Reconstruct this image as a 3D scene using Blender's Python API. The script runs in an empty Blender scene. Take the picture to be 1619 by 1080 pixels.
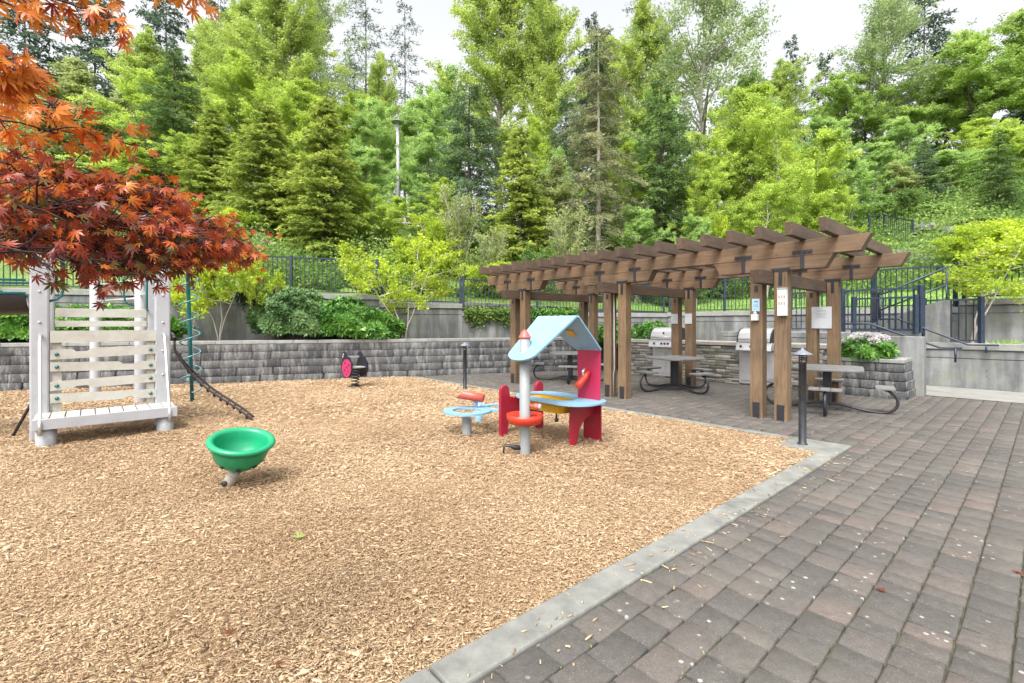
import bpy, math, random
import numpy as np
from mathutils import Vector, Matrix
R = math.radians
rng = np.random.default_rng(7)
random.seed(7)
S = bpy.context.scene
COL = S.collection

# ---------------------------------------------------------------- camera
F, CX, HOR, CAMH = 754.0, 809.5, 512.0, 1.5      # focal length, centre and horizon in photo pixels; eye height
cd = bpy.data.cameras.new('camera'); cam = bpy.data.objects.new('camera', cd); COL.objects.link(cam)
cam.location = (0, 0, CAMH); cam.rotation_euler = (R(90), 0, 0)
cd.sensor_width = 36; cd.lens = F/1619*36; cd.shift_y = -(540-HOR)/1619; cd.shift_x = 0
cd.clip_start = 0.05; cd.clip_end = 1500
S.camera = cam

# ---------------------------------------------------------------- world and sun (bright overcast)
SUN_EL, SUN_AZ = R(58), R(200)
w = bpy.data.worlds.new("World"); S.world = w; w.use_nodes = True
nt = w.node_tree; nt.nodes.clear()
sky = nt.nodes.new('ShaderNodeTexSky'); sky.sky_type = 'NISHITA'; sky.sun_disc = False
sky.sun_elevation = SUN_EL; sky.sun_rotation = SUN_AZ; sky.air_density = 1.0; sky.dust_density = 6.0; sky.ozone_density = 1.0
hs = nt.nodes.new('ShaderNodeHueSaturation'); hs.inputs['Saturation'].default_value = 0.12; hs.inputs['Value'].default_value = 1.0
bg = nt.nodes.new('ShaderNodeBackground'); bg.inputs['Strength'].default_value = 0.15
wo = nt.nodes.new('ShaderNodeOutputWorld')
nt.links.new(sky.outputs[0], hs.inputs['Color']); nt.links.new(hs.outputs[0], bg.inputs[0]); nt.links.new(bg.outputs[0], wo.inputs[0])
sd = bpy.data.lights.new('sun', 'SUN'); sd.energy = 0.85; sd.angle = R(20); sd.color = (1.0, 0.96, 0.90)
sun = bpy.data.objects.new('sun', sd); COL.objects.link(sun)
# light travels from the sun towards the ground; the sun stands behind and to the left of the camera
sdir = Vector((math.sin(SUN_AZ)*math.cos(SUN_EL), math.cos(SUN_AZ)*math.cos(SUN_EL), math.sin(SUN_EL)))
sun.rotation_euler = sdir.to_track_quat('Z', 'Y').to_euler(); sun.location = sdir*50
S.view_settings.view_transform = 'Standard'; S.view_settings.look = 'None'
S.view_settings.exposure = 1.45; S.view_settings.gamma = 1.0; S.view_settings.use_curve_mapping = False
S.cycles.max_bounces = 6; S.cycles.diffuse_bounces = 4; S.cycles.glossy_bounces = 2; S.cycles.transmission_bounces = 3
S.cycles.use_adaptive_sampling = True

# ---------------------------------------------------------------- site axes: x local = -u (towards the right front), y local = v (away to the right)
U = Vector((-.6634, .7483, 0)); V = Vector((.7483, .6634, 0)); ROT = math.atan2(-.7483, .6634)
def UV(u, v, z=0.0): return Vector((U.x*u+V.x*v, U.y*u+V.y*v, z))
def G(px, py, z=0.0):
    Y = F*(CAMH-z)/(py-HOR); return Vector((Y*(px-CX)/F, Y, z))
def at(px, py, Y): return Vector((Y*(px-CX)/F, Y, CAMH-(py-HOR)/F*Y))

# ---------------------------------------------------------------- mesh builder
class MB:
    def __init__(s): s.v = []; s.f = []; s.sm = []
    def add(s, vs, fs, smooth=False):
        n = len(s.v); s.v += [tuple(p) for p in vs]; s.f += [tuple(i+n for i in f) for f in fs]; s.sm += [smooth]*len(fs); return s
    def box(s, c, d, m=None):
        x, y, z = d[0]/2, d[1]/2, d[2]/2
        vs = [Vector((sx*x, sy*y, sz*z)) for sz in (-1, 1) for sy in (-1, 1) for sx in (-1, 1)]
        if m is not None: vs = [m @ p for p in vs]
        vs = [p+Vector(c) for p in vs]
        return s.add(vs, [(0,2,3,1),(4,5,7,6),(0,1,5,4),(2,6,7,3),(0,4,6,2),(1,3,7,5)])
    def bar(s, a, b, wd, ht, up=(0,0,1)):
        a, b = Vector(a), Vector(b); d = (b-a); L = d.length; d.normalize(); up = Vector(up)
        x = d.cross(up)
        if x.length < 1e-4: x = d.cross(Vector((0,1,0)))
        x.normalize(); z = x.cross(d).normalized()
        m = Matrix((x, d, z)).transposed()
        return s.box((a+b)/2, (wd, L, ht), m)
    def tube(s, pts, r, n=8, caps=True, closed=False):
        pts = [Vector(p) for p in pts]; k = len(pts)
        rs = r if isinstance(r, (list, tuple)) else [r]*k
        vs = []; fs = []; prev = None
        for i, p in enumerate(pts):
            if closed: t = pts[(i+1) % k]-pts[i-1]
            else: t = pts[min(i+1, k-1)]-pts[max(i-1, 0)]
            t.normalize()
            if prev is None:
                a = Vector((0,0,1)) if abs(t.z) < .9 else Vector((1,0,0)); x = t.cross(a).normalized()
            else: x = (prev - t*prev.dot(t)).normalized()
            prev = x; y = t.cross(x)
            for j in range(n):
                q = 2*math.pi*j/n; vs.append(p+(x*math.cos(q)+y*math.sin(q))*rs[i])
        for i in range(k if closed else k-1):
            for j in range(n):
                a = i*n+j; b = i*n+(j+1) % n; i2 = (i+1) % k
                fs.append((a, b, i2*n+(j+1) % n, i2*n+j))
        s.add(vs, fs, True)
        if caps and not closed:
            o = len(s.v)-len(vs)
            s.f.append(tuple(o+j for j in reversed(range(n)))); s.sm.append(False)
            s.f.append(tuple(o+(k-1)*n+j for j in range(n))); s.sm.append(False)
        return s
    def lathe(s, prof, c=(0,0,0), n=24, m=None, smooth=True):
        vs = []; fs = []; k = len(prof); c = Vector(c)
        for (r, z) in prof:
            for j in range(n):
                q = 2*math.pi*j/n; p = Vector((r*math.cos(q), r*math.sin(q), z))
                if m is not None: p = m @ p
                vs.append(p+c)
        for i in range(k-1):
            for j in range(n):
                fs.append((i*n+j, i*n+(j+1) % n, (i+1)*n+(j+1) % n, (i+1)*n+j))
        return s.add(vs, fs, smooth)
    def prism(s, out, th, fn, hole=None):
        """extrude the 2-D outline by th; fn(a, b, c) places a point. A hole with as many points as the outline leaves a ring."""
        n = len(out)
        if hole is None:
            vs = [fn(a, b, 0) for a, b in out]+[fn(a, b, th) for a, b in out]
            fs = [tuple(reversed(range(n))), tuple(range(n, 2*n))]+[(i, (i+1) % n, n+(i+1) % n, n+i) for i in range(n)]
        else:
            vs = [fn(a, b, 0) for a, b in out]+[fn(a, b, th) for a, b in out]+[fn(a, b, 0) for a, b in hole]+[fn(a, b, th) for a, b in hole]
            fs = []
            for i in range(n):
                j = (i+1) % n
                fs += [(i, j, n+j, n+i), (2*n+i, 3*n+i, 3*n+j, 2*n+j), (n+i, n+j, 3*n+j, 3*n+i), (i, 2*n+i, 2*n+j, j)]
        return s.add(vs, fs)
    def build(s, name, mat, parent=None, bevel=0.0, loc=None):
        me = bpy.data.meshes.new(name); me.from_pydata(s.v, [], s.f); me.materials.append(mat)
        me.polygons.foreach_set('use_smooth', s.sm); me.update()
        o = bpy.data.objects.new(name, me); COL.objects.link(o)
        if parent is not None: o.parent = parent
        if loc is not None: o.location = loc
        if bevel:
            b = o.modifiers.new('bevel', 'BEVEL'); b.width = bevel; b.segments = 2; b.limit_method = 'ANGLE'; b.angle_limit = R(40)
        return o

def np_mesh(name, verts, faces, mat, parent=None, tint=None, smooth=False):
    """verts (N,3), faces (M,k) arrays -> one object; tint is one value per face."""
    me = bpy.data.meshes.new(name); N = len(verts); M, k = faces.shape
    me.vertices.add(N); me.vertices.foreach_set('co', np.ascontiguousarray(verts, dtype=np.float32).ravel())
    me.loops.add(M*k); me.loops.foreach_set('vertex_index', np.ascontiguousarray(faces, dtype=np.int32).ravel())
    me.polygons.add(M); me.polygons.foreach_set('loop_start', np.arange(0, M*k, k, dtype=np.int32))
    if smooth: me.polygons.foreach_set('use_smooth', np.ones(M, dtype=bool))
    me.update(calc_edges=True)
    if tint is not None:
        a = me.attributes.new('tint', 'FLOAT', 'FACE'); a.data.foreach_set('value', np.asarray(tint, dtype=np.float32))
    me.materials.append(mat)
    o = bpy.data.objects.new(name, me); COL.objects.link(o)
    if parent is not None: o.parent = parent
    return o

def tag(o, label=None, cat=None, group=None, kind=None):
    if label: o['label'] = label
    if cat: o['category'] = cat
    if group: o['group'] = group
    if kind: o['kind'] = kind
    return o
def thing(name, label, cat, loc=(0,0,0), rz=0.0, group=None):
    o = bpy.data.objects.new(name, None); COL.objects.link(o); o.location = loc; o.rotation_euler = (0, 0, rz)
    o.empty_display_size = .2
    return tag(o, label, cat, group)
def dup(root, loc, rz, label, group=None, scale=None):
    r = root.copy(); COL.objects.link(r); r.location = loc; r.rotation_euler = (0, 0, rz); r['label'] = label
    if group: r['group'] = group
    if scale: r.scale = scale
    for ch in list(root.children):
        c = ch.copy(); COL.objects.link(c); c.parent = r
        for g in list(ch.children):
            d = g.copy(); COL.objects.link(d); d.parent = c
    return r

# ---------------------------------------------------------------- materials
def hexc(h):
    h = h.lstrip('#'); c = [int(h[i:i+2], 16)/255 for i in (0, 2, 4)]
    return tuple((x/12.92 if x <= .04045 else ((x+.055)/1.055)**2.4) for x in c)+(1,)
def mat(name):
    m = bpy.data.materials.new(name); m.use_nodes = True; n = m.node_tree.nodes; l = m.node_tree.links
    return m, n, l, n['Principled BSDF']
def nd(n, t, **kw):
    x = n.new(t)
    for k, v in kw.items():
        if hasattr(x, k): setattr(x, k, v)
        else: x.inputs[k.replace('_', ' ')].default_value = v
    return x
def ramp(n, pts):
    r = n.new('ShaderNodeValToRGB'); e = r.color_ramp.elements
    e[0].position, e[0].color = pts[0][0], pts[0][1]; e[1].position, e[1].color = pts[-1][0], pts[-1][1]
    for p, c in pts[1:-1]: q = e.new(p); q.color = c
    return r
def mix(n, l, fac, a, b, blend='MIX'):
    x = n.new('ShaderNodeMix'); x.data_type = 'RGBA'; x.blend_type = blend
    for s, i in ((fac, 0), (a, 6), (b, 7)):
        if hasattr(s, 'links') or hasattr(s, 'is_output'): l.new(s, x.inputs[i])
        else: x.inputs[i].default_value = s
    return x.outputs[2]
def C(r, g, b): return (r, g, b, 1)
def noise(n, l, scale, detail=4, rough=.6, vec=None, sc3=None):
    x = n.new('ShaderNodeTexNoise'); x.inputs['Scale'].default_value = scale; x.inputs['Detail'].default_value = detail; x.inputs['Roughness'].default_value = rough
    tc = n.new('ShaderNodeTexCoord'); src = tc.outputs['Object'] if vec is None else vec
    if sc3:
        mp = n.new('ShaderNodeMapping'); mp.inputs['Scale'].default_value = sc3; l.new(src, mp.inputs[0]); src = mp.outputs[0]
    l.new(src, x.inputs['Vector']); return x.outputs['Fac']
def bump(n, l, b, h, st, dist=.01):
    x = n.new('ShaderNodeBump'); x.inputs['Strength'].default_value = st; x.inputs['Distance'].default_value = dist
    l.new(h, x.inputs['Height']); l.new(x.outputs[0], b.inputs['Normal'])
def simple(name, c, rough=.5, var=.12, scale=9, bst=.1, metal=0.0, dirt=None, sc3=None):
    """painted / plastic / metal: a base colour with soft mottling and fine bump"""
    m, n, l, b = mat(name)
    f = noise(n, l, scale, 5, .65, sc3=sc3)
    r = ramp(n, [(.3, tuple(x*(1-var) for x in c[:3])+(1,)), (.7, tuple(min(1, x*(1+var)) for x in c[:3])+(1,))]); l.new(f, r.inputs[0])
    col = r.outputs[0]
    if dirt:
        f2 = noise(n, l, scale*.6, 8, .75); r2 = ramp(n, [(.46, C(0,0,0)), (.68, C(1,1,1))]); l.new(f2, r2.inputs[0])
        mm = n.new('ShaderNodeMath'); mm.operation = 'MULTIPLY'; mm.inputs[1].default_value = .5; l.new(r2.outputs[0], mm.inputs[0])
        col = mix(n, l, mm.outputs[0], col, dirt)
    l.new(col, b.inputs['Base Color']); b.inputs['Roughness'].default_value = rough; b.inputs['Metallic'].default_value = metal
    f3 = noise(n, l, scale*12, 3, .5)
    if bst: bump(n, l, b, f3, bst, .003)
    return m
def wood(name, c1, c2, sc3, rough=.7, pale=None):
    m, n, l, b = mat(name)
    f = noise(n, l, 5, 8, .7, sc3=sc3)
    r = ramp(n, [(.25, c1), (.75, c2)]); l.new(f, r.inputs[0]); col = r.outputs[0]
    big = noise(n, l, 1.3, 4, .6); rb = ramp(n, [(.35, C(.72,.72,.72)), (.7, C(1.2,1.15,1.1))]); l.new(big, rb.inputs[0])
    col = mix(n, l, 1.0, col, rb.outputs[0], 'MULTIPLY')
    kn = n.new('ShaderNodeTexVoronoi'); kn.inputs['Scale'].default_value = 3.1
    tc = n.new('ShaderNodeTexCoord'); l.new(tc.outputs['Object'], kn.inputs['Vector'])
    rk = ramp(n, [(.03, C(1,1,1)), (.07, C(0,0,0))]); l.new(kn.outputs['Distance'], rk.inputs[0])
    col = mix(n, l, rk.outputs[0], col, tuple(x*.45 for x in c1[:3])+(1,))
    if pale:
        g = noise(n, l, 14, 6, .75, sc3=(1, 1, 3)); rg = ramp(n, [(.66, C(0,0,0)), (.74, C(1,1,1))]); l.new(g, rg.inputs[0])
        col = mix(n, l, rg.outputs[0], col, pale)
    l.new(col, b.inputs['Base Color']); b.inputs['Roughness'].default_value = rough
    bump(n, l, b, f, .35, .004); return m
def concrete(name, c1, c2, streak=True, scale=1.0):
    m, n, l, b = mat(name)
    f = noise(n, l, 2.2*scale, 9, .7); r = ramp(n, [(.3, c1), (.7, c2)]); l.new(f, r.inputs[0]); col = r.outputs[0]
    if streak:
        s = noise(n, l, 2.0, 6, .6, sc3=(1.6, 1.6, .22)); rs = ramp(n, [(.40, C(.40,.41,.40)), (.66, C(1.18,1.18,1.18))]); l.new(s, rs.inputs[0])
        col = mix(n, l, .8, col, rs.outputs[0], 'MULTIPLY')
        mo = noise(n, l, 3.4, 7, .7, sc3=(1, 1, .5)); rm = ramp(n, [(.50, C(0,0,0)), (.75, C(.75,.75,.75))]); l.new(mo, rm.inputs[0])
        col = mix(n, l, rm.outputs[0], col, C(.20,.21,.12))
    l.new(col, b.inputs['Base Color']); b.inputs['Roughness'].default_value = .9
    f3 = noise(n, l, 60*scale, 5, .6); bump(n, l, b, f3, .35, .004); return m
def tinted(name, pts, rough=.85, speck=None, bst=.4, bscale=80, var=.25, spots=None, moss=None):
    """colour from the per-face 'tint' value, mottled"""
    m, n, l, b = mat(name)
    a = n.new('ShaderNodeAttribute'); a.attribute_name = 'tint'
    r = ramp(n, pts); l.new(a.outputs['Fac'], r.inputs[0]); col = r.outputs[0]
    f = noise(n, l, 22, 8, .75); rv = ramp(n, [(.3, C(1-var,1-var,1-var)), (.7, C(1+var,1+var,1+var))]); l.new(f, rv.inputs[0])
    col = mix(n, l, 1.0, col, rv.outputs[0], 'MULTIPLY')
    if moss:
        g = noise(n, l, 1.1, 6, .7); rg = ramp(n, [(.5, C(0,0,0)), (.75, C(.55,.55,.55))]); l.new(g, rg.inputs[0])
        col = mix(n, l, rg.outputs[0], col, moss)
    if spots:
        vo = n.new('ShaderNodeTexVoronoi'); vo.inputs['Scale'].default_value = 13.0; vo.inputs['Randomness'].default_value = 1
        tc = n.new('ShaderNodeTexCoord'); l.new(tc.outputs['Object'], vo.inputs['Vector'])
        wob = noise(n, l, 60, 3, .6); ad = n.new('ShaderNodeMath'); ad.operation = 'MULTIPLY_ADD'; ad.inputs[1].default_value = .1; l.new(wob, ad.inputs[0]); l.new(vo.outputs['Distance'], ad.inputs[2])
        rs = ramp(n, [(.17, C(1,1,1)), (.21, C(0,0,0))]); l.new(ad.outputs[0], rs.inputs[0])
        mk = noise(n, l, 1.7, 3, .6); rmk = ramp(n, [(.49, C(0,0,0)), (.58, C(.7,.7,.7))]); l.new(mk, rmk.inputs[0])
        both = mix(n, l, 1.0, rs.outputs[0], rmk.outputs[0], 'MULTIPLY'); col = mix(n, l, both, col, spots)
    if speck:
        g = noise(n, l, 160, 2, .5); rg = ramp(n, [(.6, C(0,0,0)), (.75, C(.8,.8,.8))]); l.new(g, rg.inputs[0]); col = mix(n, l, rg.outputs[0], col, speck)
    l.new(col, b.inputs['Base Color']); b.inputs['Roughness'].default_value = rough
    f3 = noise(n, l, bscale, 5, .6); bump(n, l, b, f3, bst, .004); return m
def leaf(name, pts, trans=.4, rough=.5, spec=.3):
    m = bpy.data.materials.new(name); m.use_nodes = True; n = m.node_tree.nodes; l = m.node_tree.links
    b = n['Principled BSDF']; out = n['Material Output']
    a = n.new('ShaderNodeAttribute'); a.attribute_name = 'tint'
    r = ramp(n, pts); l.new(a.outputs['Fac'], r.inputs[0])
    f = noise(n, l, .9, 3, .5); rv = ramp(n, [(.35, C(.75,.8,.8)), (.65, C(1.2,1.15,1.1))]); l.new(f, rv.inputs[0])
    col = mix(n, l, 1.0, r.outputs[0], rv.outputs[0], 'MULTIPLY')
    l.new(col, b.inputs['Base Color']); b.inputs['Roughness'].default_value = rough; b.inputs['Specular IOR Level'].default_value = spec
    t = n.new('ShaderNodeBsdfTranslucent'); l.new(col, t.inputs[0])
    ms = n.new('ShaderNodeMixShader'); ms.inputs[0].default_value = trans
    l.new(b.outputs[0], ms.inputs[1]); l.new(t.outputs[0], ms.inputs[2]); l.new(ms.outputs[0], out.inputs[0]); return m

M = {}
M['post_wood'] = wood('post_wood', C(.080,.051,.028), C(.245,.162,.092), (6, 6, .5))
M['beam_wood'] = wood('beam_wood', C(.080,.049,.028), C(.225,.145,.085), (.5, 6, 6), pale=C(.46,.36,.28))
M['rafter_wood'] = wood('rafter_wood', C(.055,.037,.026), C(.155,.105,.075), (6, .5, 6), pale=C(.30,.24,.19))
M['black_steel'] = simple('black_steel', C(.022,.022,.028), .45, .3, 20, .2)
M['bollard_paint'] = simple('bollard_paint', C(.018,.020,.026), .4, .3, 12, .1, dirt=C(.07,.07,.07))
M['fence_paint'] = simple('fence_paint', C(.022,.034,.058), .4, .3, 12, .1)
M['white_steel'] = simple('white_steel', C(.37,.375,.40), .45, .05, 5, .05, dirt=C(.27,.27,.285))
M['cream_plastic'] = simple('cream_plastic', C(.43,.415,.37), .6, .07, 6, .15, dirt=C(.27,.245,.20))
M['grey_steel'] = simple('grey_steel', C(.30,.31,.32), .5, .08, 8, .1, dirt=C(.3,.3,.29))
M['teal_paint'] = simple('teal_paint', C(.010,.115,.115), .3, .15, 8, .05)
M['dark_rope'] = simple('dark_rope', C(.03,.022,.022), .8, .4, 30, .3)
M['green_plastic'] = simple('green_plastic', C(.010,.27,.125), .32, .10, 4, .08)
M['hole_dark'] = simple('hole_dark', C(.01,.03,.02), .8, .1)
M['blue_panel'] = simple('blue_panel', C(.19,.36,.50), .4, .06, 5, .08, dirt=C(.24,.36,.44))
M['red_panel'] = simple('red_panel', C(.29,.010,.030), .4, .10, 4, .08)
M['pink_panel'] = simple('pink_panel', C(.40,.022,.075), .4, .08, 4, .08)
M['orange_red'] = simple('orange_red', C(.48,.035,.016), .35, .1, 5, .08)
M['coral'] = simple('coral', C(.50,.10,.08), .4, .08, 5, .08)
M['yellow_panel'] = simple('yellow_panel', C(.52,.30,.012), .4, .10, 5, .1)
M['light_steel'] = simple('light_steel', C(.60,.61,.62), .3, .08, 8, .05, metal=.7)
M['stainless'] = simple('stainless', C(.62,.62,.63), .33, .06, 3, .03, metal=.55, sc3=(1, 1, 8))
M['bug_pink'] = simple('bug_pink', C(.42,.03,.11), .4, .1)
M['bug_black'] = simple('bug_black', C(.012,.012,.02), .5, .3)
M['white_paint'] = simple('white_paint', C(.55,.55,.55), .5, .04)
M['paper'] = simple('paper', C(.50,.52,.54), .6, .03, 4, 0)
M['blue_notice'] = simple('blue_notice', C(.38,.62,.78), .5, .08, 20, 0)
M['ink'] = simple('ink', C(.24,.25,.27), .7, .1, 20, 0)
M['tan_ink'] = simple('tan_ink', C(.42,.28,.18), .7, .2, 20, 0)
M['red_ink'] = simple('red_ink', C(.28,.06,.05), .7, .2, 20, 0)
M['table_grey'] = simple('table_grey', C(.17,.168,.165), .6, .15, 8, .2, dirt=C(.18,.17,.16))
M['kerb'] = concrete('kerb', C(.105,.108,.098), C(.245,.245,.225), False, 2)
M['conc'] = concrete('conc', C(.16,.165,.165), C(.28,.285,.285))
M['conc_flat'] = concrete('conc_flat', C(.175,.17,.155), C(.27,.265,.245), False)
M['conc_dark'] = concrete('conc_dark', C(.13,.13,.125), C(.24,.24,.23))
M['cap'] = concrete('cap', C(.20,.20,.19), C(.33,.33,.31), False, 2)
M['counter_cap'] = concrete('counter_cap', C(.30,.28,.25), C(.42,.40,.36), False, 2)
M['soil'] = concrete('soil', C(.035,.026,.018), C(.09,.066,.045), False, 3)
M['bark_grey'] = wood('bark_grey', C(.16,.15,.13), C(.42,.40,.36), (8, 8, 1.2), .9)
M['bark_dark'] = wood('bark_dark', C(.03,.025,.02), C(.11,.09,.07), (8, 8, 1.2), .9)
M['bark_pale'] = wood('bark_pale', C(.30,.28,.24), C(.60,.57,.50), (8, 8, 1.2), .9)
M['paver'] = tinted('paver', [(0, C(.068,.063,.057)), (.45, C(.080,.072,.064)), (.85, C(.092,.080,.070)), (1, C(.112,.089,.077))], .85, speck=C(.22,.205,.195), spots=C(.38,.38,.35), moss=C(.15,.138,.115), bst=.6)
M['joint'] = concrete('joint', C(.04,.036,.027), C(.12,.125,.06), False, 4)
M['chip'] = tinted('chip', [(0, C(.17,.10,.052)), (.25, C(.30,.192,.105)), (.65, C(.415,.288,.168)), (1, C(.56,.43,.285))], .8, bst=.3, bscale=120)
M['needle_chip'] = tinted('needle_chip', [(0, C(.20,.13,.07)), (1, C(.48,.38,.24))], .8)
M['ledge'] = tinted('ledge', [(0, C(.10,.098,.09)), (.5, C(.22,.21,.19)), (1, C(.38,.355,.31))], .9, bst=.8, bscale=35, moss=C(.16,.16,.08))
# block material: split-face units, white lime streaks running down
def block_mat():
    m, n, l, b = mat('block'); a = n.new('ShaderNodeAttribute'); a.attribute_name = 'tint'
    r = ramp(n, [(0, C(.055,.056,.06)), (.5, C(.088,.09,.094)), (1, C(.118,.118,.116))]); l.new(a.outputs['Fac'], r.inputs[0]); col = r.outputs[0]
    s = noise(n, l, 3.2, 6, .7, sc3=(2.6, 2.6, .5)); rs = ramp(n, [(.48, C(0,0,0)), (.64, C(.85,.85,.85))]); l.new(s, rs.inputs[0])
    col = mix(n, l, rs.outputs[0], col, C(.25,.25,.24))
    f = noise(n, l, 30, 8, .8); rv = ramp(n, [(.3, C(.65,.65,.65)), (.7, C(1.3,1.3,1.3))]); l.new(f, rv.inputs[0]); col = mix(n, l, 1.0, col, rv.outputs[0], 'MULTIPLY')
    l.new(col, b.inputs['Base Color']); b.inputs['Roughness'].default_value = .95
    f3 = noise(n, l, 28, 6, .65); bump(n, l, b, f3, 1.0, .02); return m
M['block'] = block_mat()
def ground_mat(name, pts, scale, bs=.8):
    m, n, l, b = mat(name); f = noise(n, l, scale, 9, .75); r = ramp(n, pts); l.new(f, r.inputs[0])
    big = noise(n, l, .35, 4, .6); rb = ramp(n, [(.35, C(.75,.75,.75)), (.7, C(1.15,1.15,1.15))]); l.new(big, rb.inputs[0])
    col = mix(n, l, 1.0, r.outputs[0], rb.outputs[0], 'MULTIPLY')
    l.new(col, b.inputs['Base Color']); b.inputs['Roughness'].default_value = .95; bump(n, l, b, f, bs, .02); return m
M['mulch'] = ground_mat('mulch', [(.3, C(.13,.07,.035)), (.5, C(.30,.19,.10)), (.7, C(.46,.32,.19))], 45)
M['lawn'] = ground_mat('lawn', [(.3, C(.075,.17,.022)), (.7, C(.17,.33,.045))], 3.0)
def hill_mat():
    m, n, l, b = mat('hill'); f = noise(n, l, 1.1, 9, .75)
    r = ramp(n, [(.30, C(.05,.085,.018)), (.46, C(.10,.17,.03)), (.6, C(.16,.22,.05)), (.72, C(.26,.23,.15))]); l.new(f, r.inputs[0])
    l.new(r.outputs[0], b.inputs['Base Color']); b.inputs['Roughness'].default_value = 1; bump(n, l, b, f, 1, .1); return m
M['hill'] = hill_mat()

# ---------------------------------------------------------------- boxes with a per-box tint, vectorised (pavers, blocks, ledge stones)
def chamfer_boxes(name, cen, half, frame, mat_, parent=None, ch=.004, face='z', jit=0.0):
    """cen (N,3), half (N,3) in a local frame (3x3 rows = axes); outward face axis 'z' (pavers) or 'y-' (walls). Each box gets a chamfered outer face."""
    N = len(cen); sg = np.array([(-1,-1),(1,-1),(1,1),(-1,1)], float)
    vs = np.zeros((N, 12, 3))
    if face == 'z': a, b_, c, sgn = 0, 1, 2, 1
    else: a, b_, c, sgn = 0, 2, 1, -1
    for k in range(4):
        for ring, (ins, lev) in enumerate(((0, -1), (0, 1), (1, 1))):
            i = ring*4+k
            vs[:, i, a] = cen[:, a]+sg[k,0]*(half[:, a]-ins*ch); vs[:, i, b_] = cen[:, b_]+sg[k,1]*(half[:, b_]-ins*ch)
            h = half[:, c]*lev-(ch*.8 if ring == 1 else 0)
            vs[:, i, c] = cen[:, c]+sgn*h
            if jit and ring > 0: vs[:, i, c] += rng.normal(0, jit, N)*.6; 
            if jit and ring > 0: vs[:, i, a] += rng.normal(0, jit, N)*.35; vs[:, i, b_] += rng.normal(0, jit, N)*.35
    fl = [(8,9,10,11)]+[(4+k, 4+(k+1) % 4, 8+(k+1) % 4, 8+k) for k in range(4)]+[(k, (k+1) % 4, 4+(k+1) % 4, 4+k) for k in range(4)]
    if sgn < 0: fl = [tuple(reversed(f)) for f in fl] if face == 'z' else fl
    fa = np.array(fl); faces = (fa[None]+12*np.arange(N)[:, None, None]).reshape(-1, 4)
    P = vs.reshape(-1, 3) @ np.array(frame)
    t = np.repeat(rng.random(N), len(fl))
    return np_mesh(name, P, faces, mat_, parent, t)
FR = [[-U.x, -U.y, 0], [V.x, V.y, 0], [0, 0, 1]]        # rows: local x (= -u), local y (= v), up

# ---------------------------------------------------------------- ground sheets
def sheet(name, pts, z, m, label=None):
    mb = MB(); mb.add([(p[0], p[1], z) for p in pts], [tuple(range(len(pts)))]); o = mb.build(name, m); tag(o, kind='structure'); return o
sheet('ground', [(-400,-400),(400,-400),(400,500),(-400,500)], -.12, M['soil'])
sheet('paving_bed', [UV(1.58,-8)[:2], UV(1.58,6.9)[:2], UV(13.5,6.85)[:2], UV(13.5,17)[:2], UV(-14,17)[:2], UV(-14,-8)[:2]], -.022, M['joint'])
# block retaining wall line
W0 = Vector((-2.03, 13.96, 0)); WT = Vector((.944, .330, 0)); WN = Vector((-.330, .944, 0))
def WL(t, off=0.0, z=0.0): p = W0+WT*t+WN*off; return Vector((p.x, p.y, z))
mul = [UV(1.80,-8), UV(1.80,6.84), UV(11.9,6.74), WL(-2.2,.1), WL(-26,.1), Vector((-26,-8,0)), Vector((-9,-14,0))]
sheet('mulch_bed', [p[:2] for p in mul], -.018, M['mulch'])
sheet('concrete_path', [UV(2.02,13.125)[:2], UV(2.02,15.2)[:2], UV(-14,15.2)[:2], UV(-14,13.125)[:2]], .006, M['conc_flat'])

# pavers: rows along v, each row .19 wide, three stone lengths
def pavers():
    cen = []; half = []
    rw = .186
    def row(uc, v0, v1):
        v = v0+rng.random()*.2
        while v < v1:
            L = rng.choice([.135, .19, .245], p=[.25, .45, .3])
            cen.append((-uc, v+L/2, -.031+rng.normal(0, .0018))); half.append((rw/2-.0042, L/2-.0042, .03)); v += L
    u = 1.60-rw/2; k = 0
    while u > -6.5:
        row(u, -2.5, 13.12); u -= rw
    u = 1.60+rw/2
    while u < 11.8:
        row(u, 6.98, 12.3 if u > 3 else 13.1); u += rw
    o = chamfer_boxes('paving', np.array(cen), np.array(half), FR, M['paver'], ch=.007, jit=.0035)
    tag(o, kind='structure')
pavers()
# kerb along the mulch, in cast lengths with a joint between
kb = MB()
v = -4.0
while v < 6.5:
    L = min(2.55, 6.97-v) if v > 3.6 else 2.55
    kb.box((-1.70, v+L/2, -.05), (.196, L-.012, .13)); v += L
kb2 = MB()
k = kb.build('kerb', M['kerb'], bevel=.012); k.rotation_euler = (0,0,ROT); tag(k, kind='structure')
kb2.box((-7.0, 6.91, -.055), (9.9, .12, .125)); kb2.box((-1.922, 6.675, -.052), (.62, .59, .125))
k = kb2.build('kerb_edge', M['kerb'], bevel=.01); k.rotation_euler = (0,0,ROT); tag(k, kind='structure')

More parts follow.
